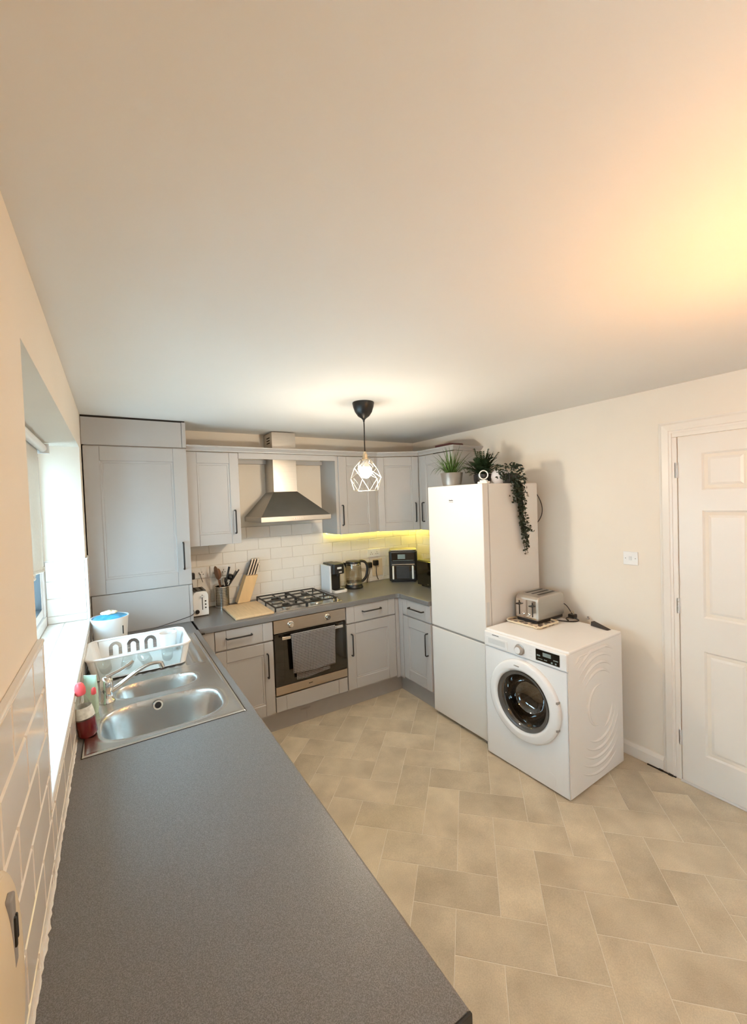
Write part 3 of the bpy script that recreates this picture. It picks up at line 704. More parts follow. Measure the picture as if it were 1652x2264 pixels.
obj('underside', MB().box(-bx+.02, bx-.02, -D_+.02, -.02, -.004, .001), M['grey_pl'], h)
bt = MB()
for k in range(5): bt.tube([(-.03+.018*k, -D_-.003, .02), (-.03+.018*k, -D_, .02)], .0045, 10)
obj('buttons', bt, M['pale_pl'], h)

# ---- tall unit by the window
t = thing('tall_cabinet', 'tall grey boiler cabinet in the corner by the window', 'cabinet', (0, 3.24, 0))
obj('carcass', MB().box(.012, .618, .021, .386, .914, 2.350), M['cab_in'], t)
door(t, .007, .620, 1.188, 2.166, (.572, 1.397, .19, False), sw=.088, rw=.095)
obj('filler_panel', MB().box(.002, .594, .004, .0205, 2.174, 2.352).box(.596, .622, .0, .0205, 2.174, 2.354), M['cab'], t, bevel=.001)
obj('lower_panel', MB().box(.014, .598, .006, .0205, .914, 1.182).box(.600, .620, .004, .0205, .914, 1.182), M['cab'], t, bevel=.001)
obj('gap_shade_strip', MB().box(.002, .62, .012, .03, 2.3545, 2.3655), M['dark'], t)  # near-black strip paints the shade between cabinet top and ceiling

# ---- wall cabinets
UY = 3.296; UZ0, UZ1 = 1.450, 2.158
def wall_cab(label, loc_, w_, rot, hnd, sw=.075, dep=.31, d0=.002, d1=.002):
    c = thing('wall_cabinet', label, 'cabinet', loc_, rot)
    obj('carcass', MB().box(0, w_, .0205, dep+.02, UZ0+.002, UZ1), M['cab_in'], c, bevel=.001)
    door(c, d0, w_-d1, UZ0, UZ1-.004, hnd, sw=sw, rw=.082); return c
wall_cab('grey wall cabinet between the tall corner cabinet and the hood', (.624, UY, 0), .379, 0, (.336, 1.620, .178, False), sw=.070)
wall_cab('grey wall cabinet immediately right of the hood', (1.856, UY, 0), .412, 0, (.048, 1.624, .178, False), sw=.078, d0=.026)
P1, P2 = Vector((2.283, 3.298)), Vector((2.652, 3.120)); dd = P2 - P1; wd = dd.length; ang = math.degrees(math.atan2(dd.y, dd.x))
c = thing('wall_cabinet', 'angled grey corner wall cabinet above the air fryer', 'cabinet', (P1.x, P1.y, 0), ang)
mi = Matrix.Rotation(R(-ang), 4, 'Z') @ Matrix.Translation((-P1.x, -P1.y, 0))
u = dd.normalized(); nn = Vector((-u.y, u.x))   # into the cabinet
pa, pb = P1 + nn*.0205, P2 + nn*.0205
poly = [(pa.x-.010, pa.y), (pb.x, pb.y), (2.675, 3.105), (WX-.002, 3.105), (WX-.002, YB-.002), (2.269, YB-.002), (2.269, 3.318)]
obj('carcass', MB().prism(poly, UZ0+.002, UZ1, mi), M['cab_in'], c)
door(c, .012, wd-.004, UZ0, UZ1-.004, (wd-.040, 1.622, .178, False), sw=.062, rw=.082)
c = thing('wall_cabinet', 'grey wall cabinet on the right wall above the fridge side', 'cabinet', (2.66, 3.103, 0), -90)
obj('carcass', MB().box(0, .455, .0205, .331, UZ0+.002, UZ1), M['cab_in'], c, bevel=.001)
door(c, .003, .453, UZ0, UZ1-.004, (.045, 1.622, .178, False), sw=.075, rw=.082)
# bridging board over the hood, and cornice
br_ = obj('bridging_board', MB().box(1.004, 1.855, UY+.004, UY+.022, 2.112, 2.158), M['cab'], bevel=.001)
tag(br_, 'narrow grey board bridging the wall cabinets above the hood', 'shelf')
obj('rear_rail', MB().box(1.004, 1.855, 3.58, YB-.001, 2.10, 2.135), M['cab'], br_, bevel=.001)
cp = [(0, 2.160), (-.010, 2.160), (-.012, 2.168), (-.030, 2.186), (-.036, 2.188), (-.036, 2.200), (0, 2.200)]
cb = MB().sweep(cp, [(.625, UY), (2.262, UY), (2.283, UY-.001), (2.655, 3.114), (2.66, 3.098), (2.66, 2.646), (WX-.001, 2.646)])
co = obj('cornice', cb, M['cab']); tag(co, 'grey moulded cornice running along the tops of the wall cabinets', 'cornice')
# led strip under the right hand wall cabinets
ls = thing('led_strip', 'glowing yellow light strip under the wall cabinets right of the hood', 'light strip', (1.88, 3.615, 1.45))
obj('strip', MB().box(.0, 1.098, -.016, -.004, -.006, .0), M['led'], ls); obj('strip', MB().box(1.086, 1.098, -.96, -.02, -.006, .0), M['led'], ls)

# ------------------------------------------------------------------ fridge freezer
f = thing('fridge_freezer', 'tall white fridge freezer beside the washing machine', 'fridge', (2.306, 2.577, 0), -90)   # local x: along front towards the camera
FW, FD, FH = .579, .60, 1.837
obj('body', MB().box(.003, FW-.003, .066, FD, .03, FH), M['fridge'], f, bevel=.006)
obj('base', MB().box(.02, FW-.02, .05, FD-.02, .0, .032), M['grey_pl'], f)
d1 = obj('door', MB().box(0, FW, .0, .058, .728, FH), M['fridge'], f, bevel=.005)
d2 = obj('door', MB().box(0, FW, .0, .058, .028, .714), M['fridge'], f, bevel=.005)
obj('seal', MB().box(.008, FW-.008, .058, .066, .04, FH-.01), M['grey_pl'], f)
obj('grip_recess', MB().box(FW-.0005, FW+.001, .012, .040, .845, 1.01), M['pale_pl'], d1, bevel=.001)
obj('gap', MB().box(.004, FW-.004, .006, .06, .713, .729), M['grey_pl'], f)
lg = MB(); x = .245
for k, w_ in enumerate((.007, .005, .008, .005, .007, .006)): lg.box(x, x+w_, -.0008, 0, 1.722 + (k % 2)*.001, 1.730 - (k % 3)*.001); x += w_+.001
x = .245
for k in range(9): lg.box(x, x+.0035, -.0006, 0, 1.7125, 1.7155); x += .0050
obj('logo', lg, M['rubber'], d1)
cb = MB().tube(bez((WX-.012, 2.075, 1.77), (WX-.014, 2.01, 1.69), (WX-.014, 1.98, 1.60), (WX-.012, 2.07, 1.52), 16), .003, 6)
tag(obj('cable', cb, M['black'], smooth=True), 'thin black cable looping out from behind the fridge near the wall', 'cable')

# ------------------------------------------------------------------ washing machine
wang = math.degrees(math.atan2(1.370-1.966, 2.272-2.257))
w = thing('washing_machine', 'white front loading washing machine with a round porthole', 'washing machine', (2.257, 1.966, 0), wang)
WW, WD, WH = .597, .60, .854
def plate_hole(x0, x1, z0, z1, cx, cz_, r, y, n=72):
    ang_ = sorted({2*math.pi*k/n for k in range(n)} | {math.atan2(z-cz_, x-cx) % (2*math.pi) for x in (x0, x1) for z in (z0, z1)})
    mb = MB(); m = len(ang_)
    for a in ang_:
        ca, sa = math.cos(a), math.sin(a); t = min([(x1-cx)/ca if ca > 1e-9 else 1e9, (x0-cx)/ca if ca < -1e-9 else 1e9, (z1-cz_)/sa if sa > 1e-9 else 1e9, (z0-cz_)/sa if sa < -1e-9 else 1e9])
        mb.v += [(cx+t*ca, y, cz_+t*sa), (cx+r*ca, y, cz_+r*sa)]
    mb.f += [(2*i, 2*((i+1) % m), 2*((i+1) % m)+1, 2*i+1) for i in range(m)]
    return mb
DCX, DCZ = .305, .475
body = MB().add([(0,.004,.012),(WW,.004,.012),(WW,WD,.012),(0,WD,.012),(0,.004,WH-.016),(WW,.004,WH-.016),(WW,WD,WH-.016),(0,WD,WH-.016)], [(3,2,1,0),(4,5,6,7),(1,2,6,5),(2,3,7,6),(3,0,4,7)])
t_ = plate_hole(0, WW, .012, WH-.016, DCX, DCZ, .20, .004); body.add(t_.v, t_.f)
obj('body', body, M['enamel'], w)
obj('top_panel', MB().box(-.001, WW+.001, .012, WD, WH-.018, WH), M['enamel'], w, bevel=.006)
cpn = MB().box(.001, WW-.001, -.010, .02, .742, .842)
cpo = obj('control_panel', cpn, M['enamel'], w, bevel=.007)
obj('kick_panel', MB().box(.003, WW-.003, .0, .006, .014, .736), M['enamel'], w) if False else None
front = plate_hole(.002, WW-.002, .014, .738, DCX, DCZ, .215, -.004); front.add(*(lambda q: (q.v, q.f))(MB().box(.002, .006, -.004, .004, .014, .738)))
front.add(*(lambda q: (q.v, q.f))(MB().box(WW-.006, WW-.002, -.004, .004, .014, .738))); front.add(*(lambda q: (q.v, q.f))(MB().box(.002, WW-.002, -.0039, .004, .012, .016)))
obj('front_panel', front, M['enamel'], w)
for fx in (.05, WW-.05):
    for fy in (.06, WD-.06): obj('foot', MB().lathe([(.018, 0), (.018, .012), (0, .012)], (fx, fy, .0005), 12), M['black'], w)
MD = Matrix.Translation((DCX, 0, DCZ)) @ Matrix.Rotation(R(90), 4, 'X')      # lathe z axis -> out of the front (-y)
dr = obj('porthole_door', MB().lathe([(.249, .002), (.251, .008), (.250, .020), (.246, .028), (.236, .033), (.205, .038), (.196, .037), (.190, .031), (.184, .026), (.180, .018), (.180, .004)], n=72, M=MD), M['enamel'], w, smooth=60)
obj('smoked_ring', MB().lathe([(.183, .030), (.178, .024), (.166, .020), (.158, .018), (.156, .004)], n=64, M=MD), M['seal'], dr, smooth=60)
obj('glass', MB().lathe([(.160, .020), (.150, .008), (.142, -.030), (.128, -.075), (.090, -.105), (.045, -.115), (0, -.118)], n=48, M=MD), M['dglass'], dr, smooth=True)
obj('seal', MB().lathe([(.214, -.004), (.185, -.012), (.170, -.020), (.172, -.05), (.185, -.06)], n=48, M=MD), M['grey_pl'], w, smooth=True)
drm = MB().lathe([(.185, -.06), (.235, -.065), (.238, -.42), (.0, -.43)], n=48, M=MD)
for k in range(3):
    q = R(90+120*k); drm.tube([((DCX+.215*math.cos(q)), .09, DCZ+.215*math.sin(q)), (DCX+.215*math.cos(q), .40, DCZ+.215*math.sin(q))], .03, 6)
obj('drum', drm, M['drum'], w, smooth=50)
for a_ in (18, -20):
    q = R(a_); obj('hinge', MB().box(DCX+.249*math.cos(q)-.006, DCX+.249*math.cos(q)+.004, -.030, -.004, DCZ+.249*math.sin(q)-.006, DCZ+.249*math.sin(q)+.006), M['grey_pl'], w)
lg = MB(); x = DCX-.045
for k, w_ in enumerate((.004, .0, .006, .005, .005, .006, .004)):
    if w_: lg.box(x, x+w_*.85, -.0385, -.035, DCZ+.214-.003, DCZ+.214+.003 - (k % 2)*.001)
    x += w_ + .0005 if w_ else .004
obj('logo', lg, M['grey_pl'], dr)
lg = MB(); x = .072
for k in range(8): lg.box(x, x+.0055, -.0112, -.0098, .8255, .8300 - (k % 2)*.001); x += .0068
obj('logo', lg, M['black'], cpo)
kb = obj('dial', MB().lathe([(.034, .0), (.034, .004), (.029, .006), (.027, .020), (.023, .024), (0, .025)], n=32, M=Matrix.Translation((.287, -.010, .788)) @ Matrix.Rotation(R(90), 4, 'X')), mat('satin dial ring', (.40, .37, .34), .3, metal=.6, noise=.03), cpo, smooth=40)
obj('dial_cap', MB().lathe([(.021, .0246), (.020, .027), (0, .0275)], n=24, M=Matrix.Translation((.287, -.010, .788)) @ Matrix.Rotation(R(90), 4, 'X')), M['enamel'], kb, smooth=40)
dsp = obj('display', MB().box(.400, .553, -.0125, -.009, .760, .828), M['black_glass'], cpo, bevel=.001)
dg = MB().box(.447, .500, -.0131, -.0124, .794, .816)
for x0, x1, z0, z1 in ((.408, .430, .788, .796), (.415, .445, .772, .776), (.515, .545, .786, .792), (.455, .475, .772, .777), (.50, .51, .766, .776), (.525, .535, .766, .776)): dg.box(x0, x1, -.0130, -.0124, z0, z1)
obj('digits', dg, M['lcd'], dsp)
dw = obj('drawer', MB().box(.018, .195, -.0125, -.008, .752, .812), M['enamel'], cpo, bevel=.003)
obj('drawer_grip', MB().box(.040, .175, -.0132, -.0122, .768, .802), M['pale_pl'], dw, bevel=.002)
icn = MB()
for k in range(9):
    q = R(-40 + 32*k); icn.box(.287+.045*math.cos(q)-.002, .287+.045*math.cos(q)+.002, -.0106, -.0098, .788+.045*math.sin(q)*.8-.001, .788+.045*math.sin(q)*.8+.001)
for k in range(3): icn.box(.355, .372, -.0106, -.0098, .768+.018*k, .770+.018*k)
obj('dial_marks', icn, M['pale_pl'], cpo, kind='stuff')
obj('filter_cover', MB().prism([(.0+.030*math.cos(R(a)), .040*math.sin(R(a))) for a in range(0, 360, 12)], 0, .0012, Matrix.Translation((.480, -.0040, .070)) @ Matrix.Rotation(R(90), 4, 'X')), M['enamel'], w, bevel=.0006)
# pressed ripples on the near side (x = WW)
rp = MB(); cy_, cz_ = .315, .465
for k, (r_, a0, a1) in enumerate(((.115, 55, 285), (.16, -75, -5), (.20, 40, 150), (.205, -130, -8), (.245, 46, 148), (.25, -135, -12), (.29, 52, 142), (.295, -132, -22), (.335, 55, 137), (.34, -128, -34), (.38, 58, 133), (.385, -124, -44))):
    pts = []
    for i in range(21):
        q = R(a0 + (a1-a0)*i/20); yy = cy_ - r_*math.cos(q)*(.95) if False else cy_ + r_*math.cos(q); zz = cz_ + r_*math.sin(q)*1.05
        if .045 < yy < WD-.03 and .04 < zz < .81: pts.append((WW-.0032, yy, zz))
    if len(pts) > 3: rp.tube(pts, [.002 + .0085*min(1, 3*min(i, len(pts)-1-i)/len(pts)) for i in range(len(pts))], 10)
obj('pressed_ripples', rp, M['enamel'], w, smooth=True)
obj('side_step', MB().box(WW-.001, WW+.0015, .02, WD-.01, .05, .80), M['enamel'], w, bevel=.0012) if False else None

# ---- on the washing machine
zt = WH + .0005
tr = thing('serving_tray', 'small patterned tray under the toaster on the washing machine', 'tray', (2.605, 1.850, zt))
obj('base', MB().prism(rrect(-.115, .115, -.130, .130, .03), 0, .004), M['tray'], tr)
rim = [(x, y, .010) for x, y in rrect(-.118, .118, -.133, .133, .03, 6)]
rim = [(x, y, .010 + .004*math.sin(i*1.9)) for i, (x, y, z) in enumerate(rim)]
obj('rim', MB().tube(rim, .006, 8, closed=True), M['cream'], tr, smooth=True)
t = thing('toaster', 'polished steel four slice toaster on the washing machine', 'toaster', (2.570, 1.775, zt + .004), 1)
TX, TY, TZ = .310, .186, .188
pf = [(0, .022), (0, .150), (.008, .172), (.028, .186), (.06, .188)]
tb_ = MB(); ol = []
sec = [(x, z) for x, z in [(.0, .020), (.0, .150), (.006, .168), (.020, .182), (.040, TZ)]] + [(TX-x, z) for x, z in [(.040, TZ), (.020, .182), (.006, .168), (.0, .150), (.0, .020)]]
obj('body', MB().prism([(x, z) for x, z in sec], 0, TY, Matrix(((1,0,0,0),(0,0,1,0),(0,1,0,0),(0,0,0,1)))), M['steel'], t, bevel=.012, segs=3)
obj('base', MB().prism(rrect(.004, TX-.004, .004, TY-.004, .02), .002, .024), M['black'], t, bevel=.003)
for yy in (.045, .093, .141): obj('slot', MB().box(.07, .255, yy-.009, yy+.009, TZ-.002, TZ+.0012), M['black'], t)
obj('end_plate', MB().box(-.003, .002, .012, TY-.012, .030, .158), M['chrome'], t, bevel=.004)
for yy in (.040, .146):
    obj('lever_slot', MB().box(-.0045, -.0025, yy-.004, yy+.004, .045, .145), M['black'], t)
    obj('lever', MB().box(-.026, -.003, yy-.016, yy+.016, .118, .127), M['black'], t, bevel=.003)
for yy in (.070, .116): obj('knob', MB().lathe([(.012, 0), (.011, .012), (0, .013)], n=16, M=Matrix.Translation((-.003, yy, .056)) @ Matrix.Rotation(R(-90), 4, 'Y')), M['chrome'], t, smooth=40)
pg = thing('plug', 'black mains plug lying on the washing machine behind the toaster', 'plug', (2.905, 1.735, zt))
obj('body', MB().box(-.022, .022, -.024, .024, 0, .030), M['black'], pg, bevel=.006)
obj('pins', MB().box(-.003, .003, -.012, -.006, .030, .048).box(-.003, .003, .006, .012, .030, .048).box(.008, .014, -.003, .003, .030, .050), M['brass'], pg)
cbl = MB().tube(bez((2.90, 1.73, zt+.02), (2.92, 1.80, zt+.11), (2.96, 1.85, zt+.10), (2.945, 1.93, zt+.02), 14) , .0032, 8)
obj('cable', cbl.xf(Matrix.Translation((-2.905, -1.735, -zt))), M['black'], pg, smooth=True)
cb2 = thing('power_cable', 'coiled black toaster cable lying across the washing machine top', 'cable', (2.86, 1.70, zt))
obj('coil', MB().tube(bez((-.10, .06, .005), (-.06, -.05, .005), (.02, -.06, .005), (.03, .0, .005), 12) + bez((.03, .0, .005), (.04, .05, .012), (-.04, .06, .014), (-.06, .0, .010), 12)[1:], .0042, 8), M['black'], cb2, smooth=True)
ws = MB().add([(0,0,0), (.125,0,0), (.125,.04,0), (0,.04,0), (.125,.004,.028), (.125,.036,.028)], [(3,2,1,0), (1,2,5,4), (0,1,4), (2,3,5), (0,4,5,3)])
wo = obj('door_wedge', ws.xf(Matrix.Translation((2.85, 1.432, zt)) @ Matrix.Rotation(R(80), 4, 'Z')), M['rubber'], bevel=.002)
tag(wo, 'dark brown rubber door wedge on the back corner of the washing machine', 'door wedge')
kn = MB().lathe([(.010, 0), (.012, .004), (.006, .010), (.008, .018), (0, .020)], n=16, M=Matrix.Translation((2.962, 1.655, zt+.0002)))
tag(obj('small_knob', kn, M['grey_pl'], smooth=50), 'tiny dark knob near the wall on the washing machine top', 'knob')

# ------------------------------------------------------------------ on the fridge
def blade(L_, w_, droop, n=6):
    v = []; 
    for i in range(n+1):
        t = i/n; x = L_*t*(1-.25*droop*t) ; z = L_*(.9*t - droop*t*t); hw = w_*(1-t)**.6*(.5+.5*min(1, t*5)) if t < 1 else .0003
        v += [(x, -hw, z), (x, 0, z - .15*hw), (x, hw, z)]
    f_ = [(i*3+k, (i+1)*3+k, (i+1)*3+k+1, i*3+k+1) for i in range(n) for k in (0, 1)]
    return MB().add(v, f_)
def leaf_mesh(mb, m):
    me = bpy.data.meshes.new('leaf'); me.from_pydata(mb.v, [], mb.f); me.materials.append(m); me.polygons.foreach_set('use_smooth', [True]*len(me.polygons)); return me
ZF = FH + .0005
p1 = thing('potted_grass', 'green grass plant in a brushed metal pot on the fridge', 'plant', (2.405, 2.40, ZF))
obj('pot', MB().lathe([(0, .0), (.068, 0), (.074, .02), (.086, .098), (.088, .101), (.084, .101), (.080, .088), (0, .084)], n=28), M['pot'], p1, smooth=50)
bm_ = [leaf_mesh(blade(.25, .0055, d_), M['green']) for d_ in (.35, .6, .85, 1.05)] + [leaf_mesh(blade(.18, .005, d_), M['green']) for d_ in (.1, .3)]
for k in range(130):
    a = random.uniform(0, 360); which = random.choices(range(6), (3, 3, 3, 2, 4, 4))[0]
    o = bpy.data.objects.new('leaf', bm_[which]); COL.objects.link(o); o.parent = p1
    r_ = random.uniform(0, .045); o.location = (r_*math.cos(R(a)), r_*math.sin(R(a)), .09)
    o.rotation_euler = (random.uniform(-.15, .15), random.uniform(-1.2, .15) * (1 if which in (0, 4) else .45), R(a)); o.scale = (random.uniform(.6, 1.0),)*3
p2 = thing('bushy_plant', 'dark green bushy plant in a black pot behind the ring ornament', 'plant', (2.655, 2.315, ZF))
obj('pot', MB().lathe([(0, 0), (.055, 0), (.068, .04), (.070, .085), (.066, .088), (.060, .08), (0, .078)], n=24), M['black'], p2, smooth=50)
fr_ = []
for d_ in (.2, .5, .8):
    fb_ = MB(); L_ = .17
    st_ = [Vector((L_*t*(1-.2*d_*t), 0, L_*(.85*t - d_*t*t*.8))) for t in [i/12 for i in range(13)]]
    fb_.tube(st_, .0012, 4)
    for i in range(2, 13):
        for sg in (-1, 1):
            p_ = st_[i]; l_ = .042*(1 - .4*i/12); ax = Vector((.55, sg*.8, .15)).normalized()*l_; wv = Vector((-.8*sg, .55, 0)).normalized()*.009*sg
            k0 = len(fb_.v); fb_.v += [tuple(p_), tuple(p_ + ax*.5 + wv), tuple(p_ + ax), tuple(p_ + ax*.5 - wv)]; fb_.f.append((k0, k0+1, k0+2, k0+3))
    fr_.append(leaf_mesh(fb_, M['green_d']))
for k in range(90):
    a = random.uniform(0, 360); o = bpy.data.objects.new('frond', random.choice(fr_)); COL.objects.link(o); o.parent = p2
    r_ = random.uniform(0, .03); o.location = (r_*math.cos(R(a)), r_*math.sin(R(a)), .075); o.rotation_euler = (0, random.uniform(-.9, .25), R(a)); o.scale = (random.uniform(.6, 1.05),)*3
rg_ = thing('ring_ornament', 'small white ring ornament on a base at the fridge edge', 'ornament', (2.385, 2.055, ZF))
obj('base', MB().box(-.018, .018, -.045, .045, 0, .016).box(-.012, .012, -.03, .03, .016, .026), M['plastic_w'], rg_, bevel=.005)
mr_ = Matrix.Rotation(R(-32), 4, 'Z')
rb_ = MB().tube([mr_ @ Vector((.030*math.cos(R(a)), 0, .062 + .030*math.sin(R(a)))) for a in range(0, 360, 12)], .0042, 8, closed=True)
obj('ring', rb_, M['plastic_w'], rg_, smooth=True)
sp = thing('round_pot', 'pale rounded pot half hidden between the plants on the fridge', 'pot', (2.66, 2.135, ZF))
obj('pot', MB().lathe([(0, 0), (.045, 0), (.066, .025), (.074, .055), (.066, .090), (.045, .108), (.04, .105), (0, .10)], n=28), mat('pale lilac glaze', (.66, .64, .68), .3, noise=.02), sp, smooth=60)
iv = thing('trailing_ivy', 'dark trailing ivy hanging down the side of the fridge', 'plant', (2.66, 2.03, ZF))
obj('pot', MB().box(-.05, .05, -.02, .05, 0, .075), M['black'], iv, bevel=.008)
def ivy_leaf(mb, p_, d_, s_):
    d_ = d_.normalized(); sd = d_.cross(Vector((random.uniform(-1,1), random.uniform(-1,1), random.uniform(-1,1)))).normalized()
    up = sd.cross(d_); k0 = len(mb.v)
    mb.v += [tuple(p_), tuple(p_ + d_*s_*.5 + sd*s_*.33 + up*s_*.06), tuple(p_ + d_*s_), tuple(p_ + d_*s_*.5 - sd*s_*.33 + up*s_*.06)]
    mb.f += [(k0, k0+1, k0+2), (k0, k0+2, k0+3)]
lv = MB(); stems = MB()
for k in range(300):     # crown on the fridge top
    a = random.uniform(0, 2*math.pi); r_ = random.uniform(0, 1)**.6
    p_ = Vector((-.045 + .125*r_*math.cos(a), -.015 + .06*r_*math.sin(a), .085 + random.uniform(-.075, .055)*(1.1 - .3*r_)))
    ivy_leaf(lv, p_, Vector((math.cos(a), math.sin(a), random.uniform(-.3, .7))), random.uniform(.016, .030))
for k in range(200):     # the dense clump over the edge
    p_ = Vector((random.uniform(-.085, .055), random.uniform(-.085, -.035), random.uniform(-.135, .04)))
    ivy_leaf(lv, p_, Vector((random.uniform(-1, 1), -.5, random.uniform(-1, .3))), random.uniform(.016, .028))
for k in range(15):      # the trails
    x0 = random.uniform(-.06, .06); ln = random.choice((.28, .34, .40, .46, .52)); ex = .02 + .10*ln + random.uniform(-.03, .05)
    st_ = bez((x0*.6, .0, .05), (x0, -.085, .03), (x0*.7, -.055, -ln*.5), (x0*.4 + ex, -.05, -ln), 26); stems.tube(st_, .0011, 4)
    for i in range(6, 27):
        for _ in range(2): ivy_leaf(lv, st_[i] + Vector((random.uniform(-.010, .010), 0, 0)), Vector((random.uniform(-1, 1), random.uniform(-.6, .0), random.uniform(-.9, .4))), random.uniform(.016, .028))
for j_, sgn in ((0, 1), (1, 1)):     # a side sprig near the bottom
    st_ = bez((.03, -.05, -.30), (.06, -.06, -.33 - .02*j_), (.09, -.06, -.36), (.15 - .03*j_, -.055, -.37 + .05*j_), 10); stems.tube(st_, .001, 4)
    for i in range(1, 11): ivy_leaf(lv, st_[i], Vector((random.uniform(-.5, 1), -.3, random.uniform(-1, 1))), .022)
obj('foliage', lv, M['green_k'], iv, kind='stuff'); obj('stems', stems, M['green_k'], iv)
# things on top of the right hand wall cabinet
td = thing('wooden_tray', 'flat red brown tray lying on top of the right wall cabinet', 'tray', (2.80, 2.88, 2.162))
obj('tray', MB().prism(rrect(-.12, .14, -.20, .17, .04), .040, .050), M['terra'], td, bevel=.003)
obj('stand', MB().prism(rrect(-.08, .10, -.12, .12, .03), 0, .040), M['rubber'], td, bevel=.003)
bk = MB().prism([(0, 0), (.16, 0), (.17, .012), (.16, .026), (0, .026)], 0, .20, Matrix.Translation((2.72, 2.95, 2.2135)) @ Matrix(((1,0,0,0),(0,0,-1,0),(0,1,0,0),(0,0,0,1))))
tag(obj('dark_case', bk, mat('dark maroon case', (.10, .03, .03), .5, noise=.1), bevel=.004), 'dark maroon case on the tray above the right wall cabinet', 'case')

# ------------------------------------------------------------------ sink
SK = (.031, .577, 1.685, 2.940)
sk_ = thing('kitchen_sink', 'stainless steel one and a half bowl inset sink with drainer', 'sink', (.304, 2.31, ZT))
def sse(x, y, cx, cy, ax, ay, p): return (abs((x-cx)/ax)**p + abs((y-cy)/ay)**p)**(1/p)
def smst(a, b_, t): t = max(0, min(1, (t-a)/(b_-a))); return t*t*(3-2*t)
def sink_h(x, y):
    z = .0045
    e_ = min(x-SK[0], SK[1]-x, y-SK[2], SK[3]-y)
    if e_ < .010: z = .0045*math.sqrt(max(0, 1-(1-e_/.010)**2))
    elif e_ < .022: z = .0045 - .0022*smst(.010, .022, e_)
    else: z = .0023
    s1 = sse(x, y, .300, 1.880, .222, .152, 3.2); s2 = sse(x, y, .300, 2.180, .170, .092, 2.8)
    for s_, dp, a_ in ((s1, .165, .182), (s2, .095, .13)):
        if s_ < 1.10: z += .0018*smst(1.10, 1.04, s_)*smst(.98, 1.03, s_)
        if s_ < 1.0:
            wall = smst(1.0, .80, s_); z = min(z, .0035 - dp*wall - .006*(1 - s_))
    if y > 2.33:
        q_ = max(abs(x-.31)/.215, abs(y-2.62)/.265)
        if q_ < 1: z -= .004*smst(1, .95, q_); z += .0022*max(0, math.sin((x-.10)*2*math.pi/.042))*smst(.95, .85, q_)
        elif q_ < 1.06: z += .0015
    return z
nx, ny = 150, 345; sb = MB()
for i in range(nx+1):
    for j in range(ny+1):
        x = SK[0] + (SK[1]-SK[0])*i/nx; y = SK[2] + (SK[3]-SK[2])*j/ny; sb.v.append((x-.304, y-2.31, sink_h(x, y)))
sb.f = [(i*(ny+1)+j, (i+1)*(ny+1)+j, (i+1)*(ny+1)+j+1, i*(ny+1)+j+1) for i in range(nx) for j in range(ny)]
# bowl floors: a drain hole ring each
obj('basin', sb, M['steel_s'], sk_, smooth=True)
obj('waste', MB().lathe([(.043, .002), (.040, .004), (.034, .002), (.030, -.001), (0, -.002)], (.306-.304, 1.90-2.31, -.1655), 24), M['chrome'], sk_, smooth=50)
obj('waste', MB().lathe([(.030, .002), (.028, .004), (.022, .001), (0, -.001)], (0, 2.18-2.31, -.097), 20), M['chrome'], sk_, smooth=50)
ofl = MB().lathe([(.020, 0), (.019, .003), (.013, .003), (.012, 0)], n=24, M=Matrix.Translation((.285-.304, 2.006-2.31, -.020)) @ Matrix.Rotation(R(70), 4, 'X'))
oo = obj('overflow', ofl, M['chrome'], sk_, smooth=40)
obj('overflow_hole', MB().lathe([(.0145, .002), (.0, .0021)], n=20, M=Matrix.Translation((.285-.304, 2.006-2.31, -.020)) @ Matrix.Rotation(R(70), 4, 'X')), M['dark'], oo)
obj('sealant', MB().tube([(SK[0]-.304, SK[2]-2.31, .0), (SK[1]-.304, SK[2]-2.31, .0), (SK[1]-.304, SK[3]-2.31, .0), (SK[0]-.304, SK[3]-2.31, .0)], .0022, 6, closed=True), M['dark'], sk_)
# mixer tap
tp = thing('mixer_tap', 'chrome lever mixer tap with a long curved spout over the sink', 'tap', (.100, 2.125, ZT+.003))
obj('body', MB().lathe([(.030, 0), (.029, .006), (.023, .012), (.021, .050), (.024, .056), (.024, .088), (.021, .098), (.012, .106), (0, .108)], n=28), M['chrome'], tp, smooth=50)
spt = bez((.015, .0, .040), (.09, .015, .075), (.15, .0, .145), (.215, .0, .118), 18)
obj('spout', MB().tube(spt, [.0105 - .003*i/18 for i in range(19)], 12).tube([spt[-1] + Vector((-.004, 0, .002)), spt[-1] + Vector((.004, 0, -.022))], .0105, 14), M['chrome'], tp, smooth=50)
obj('lever', MB().tube(bez((.0, .0, .104), (.025, .004, .114), (.06, .008, .118), (.105, .012, .150), 10), [.010, .0095, .009, .0085, .008, .0078, .0076, .0074, .0072, .007, .006], 10), M['chrome'], tp, smooth=50)
# bottles beside the tap
bt_ = thing('soap_bottle', 'clear bottle of dark red washing up liquid with a red cap', 'bottle', (.044, 1.850, ZT+.0035)); bt_.rotation_euler = (0, R(-6), 0)
pr = [(.0305, .066), (.026, .100), (.020, .130), (.014, .150), (.012, .158)]
obj('bottle', MB().lathe(pr, n=24), M['glass'], bt_, smooth=50)
obj('liquid', MB().lathe([(0, .001), (.027, .001), (.031, .008), (.031, .060), (.0300, .066), (0, .066)], n=24), M['redliq'], bt_, smooth=40)
obj('cap', MB().lathe([(.014, .155), (.0165, .160), (.0175, .178), (.014, .192), (.009, .199), (0, .200)], n=20), M['red'], bt_, smooth=40)
obj('label', MB().lathe([(.0316, .072), (.0296, .092), (.026, .112)], n=24), mat('pale label film', (.75, .80, .78), .4, noise=.25, nscale=60), bt_, smooth=True)
b2 = thing('spray_bottle', 'small clear bottle with red nozzle behind the washing up liquid', 'bottle', (.062, 1.945, ZT+.0005))
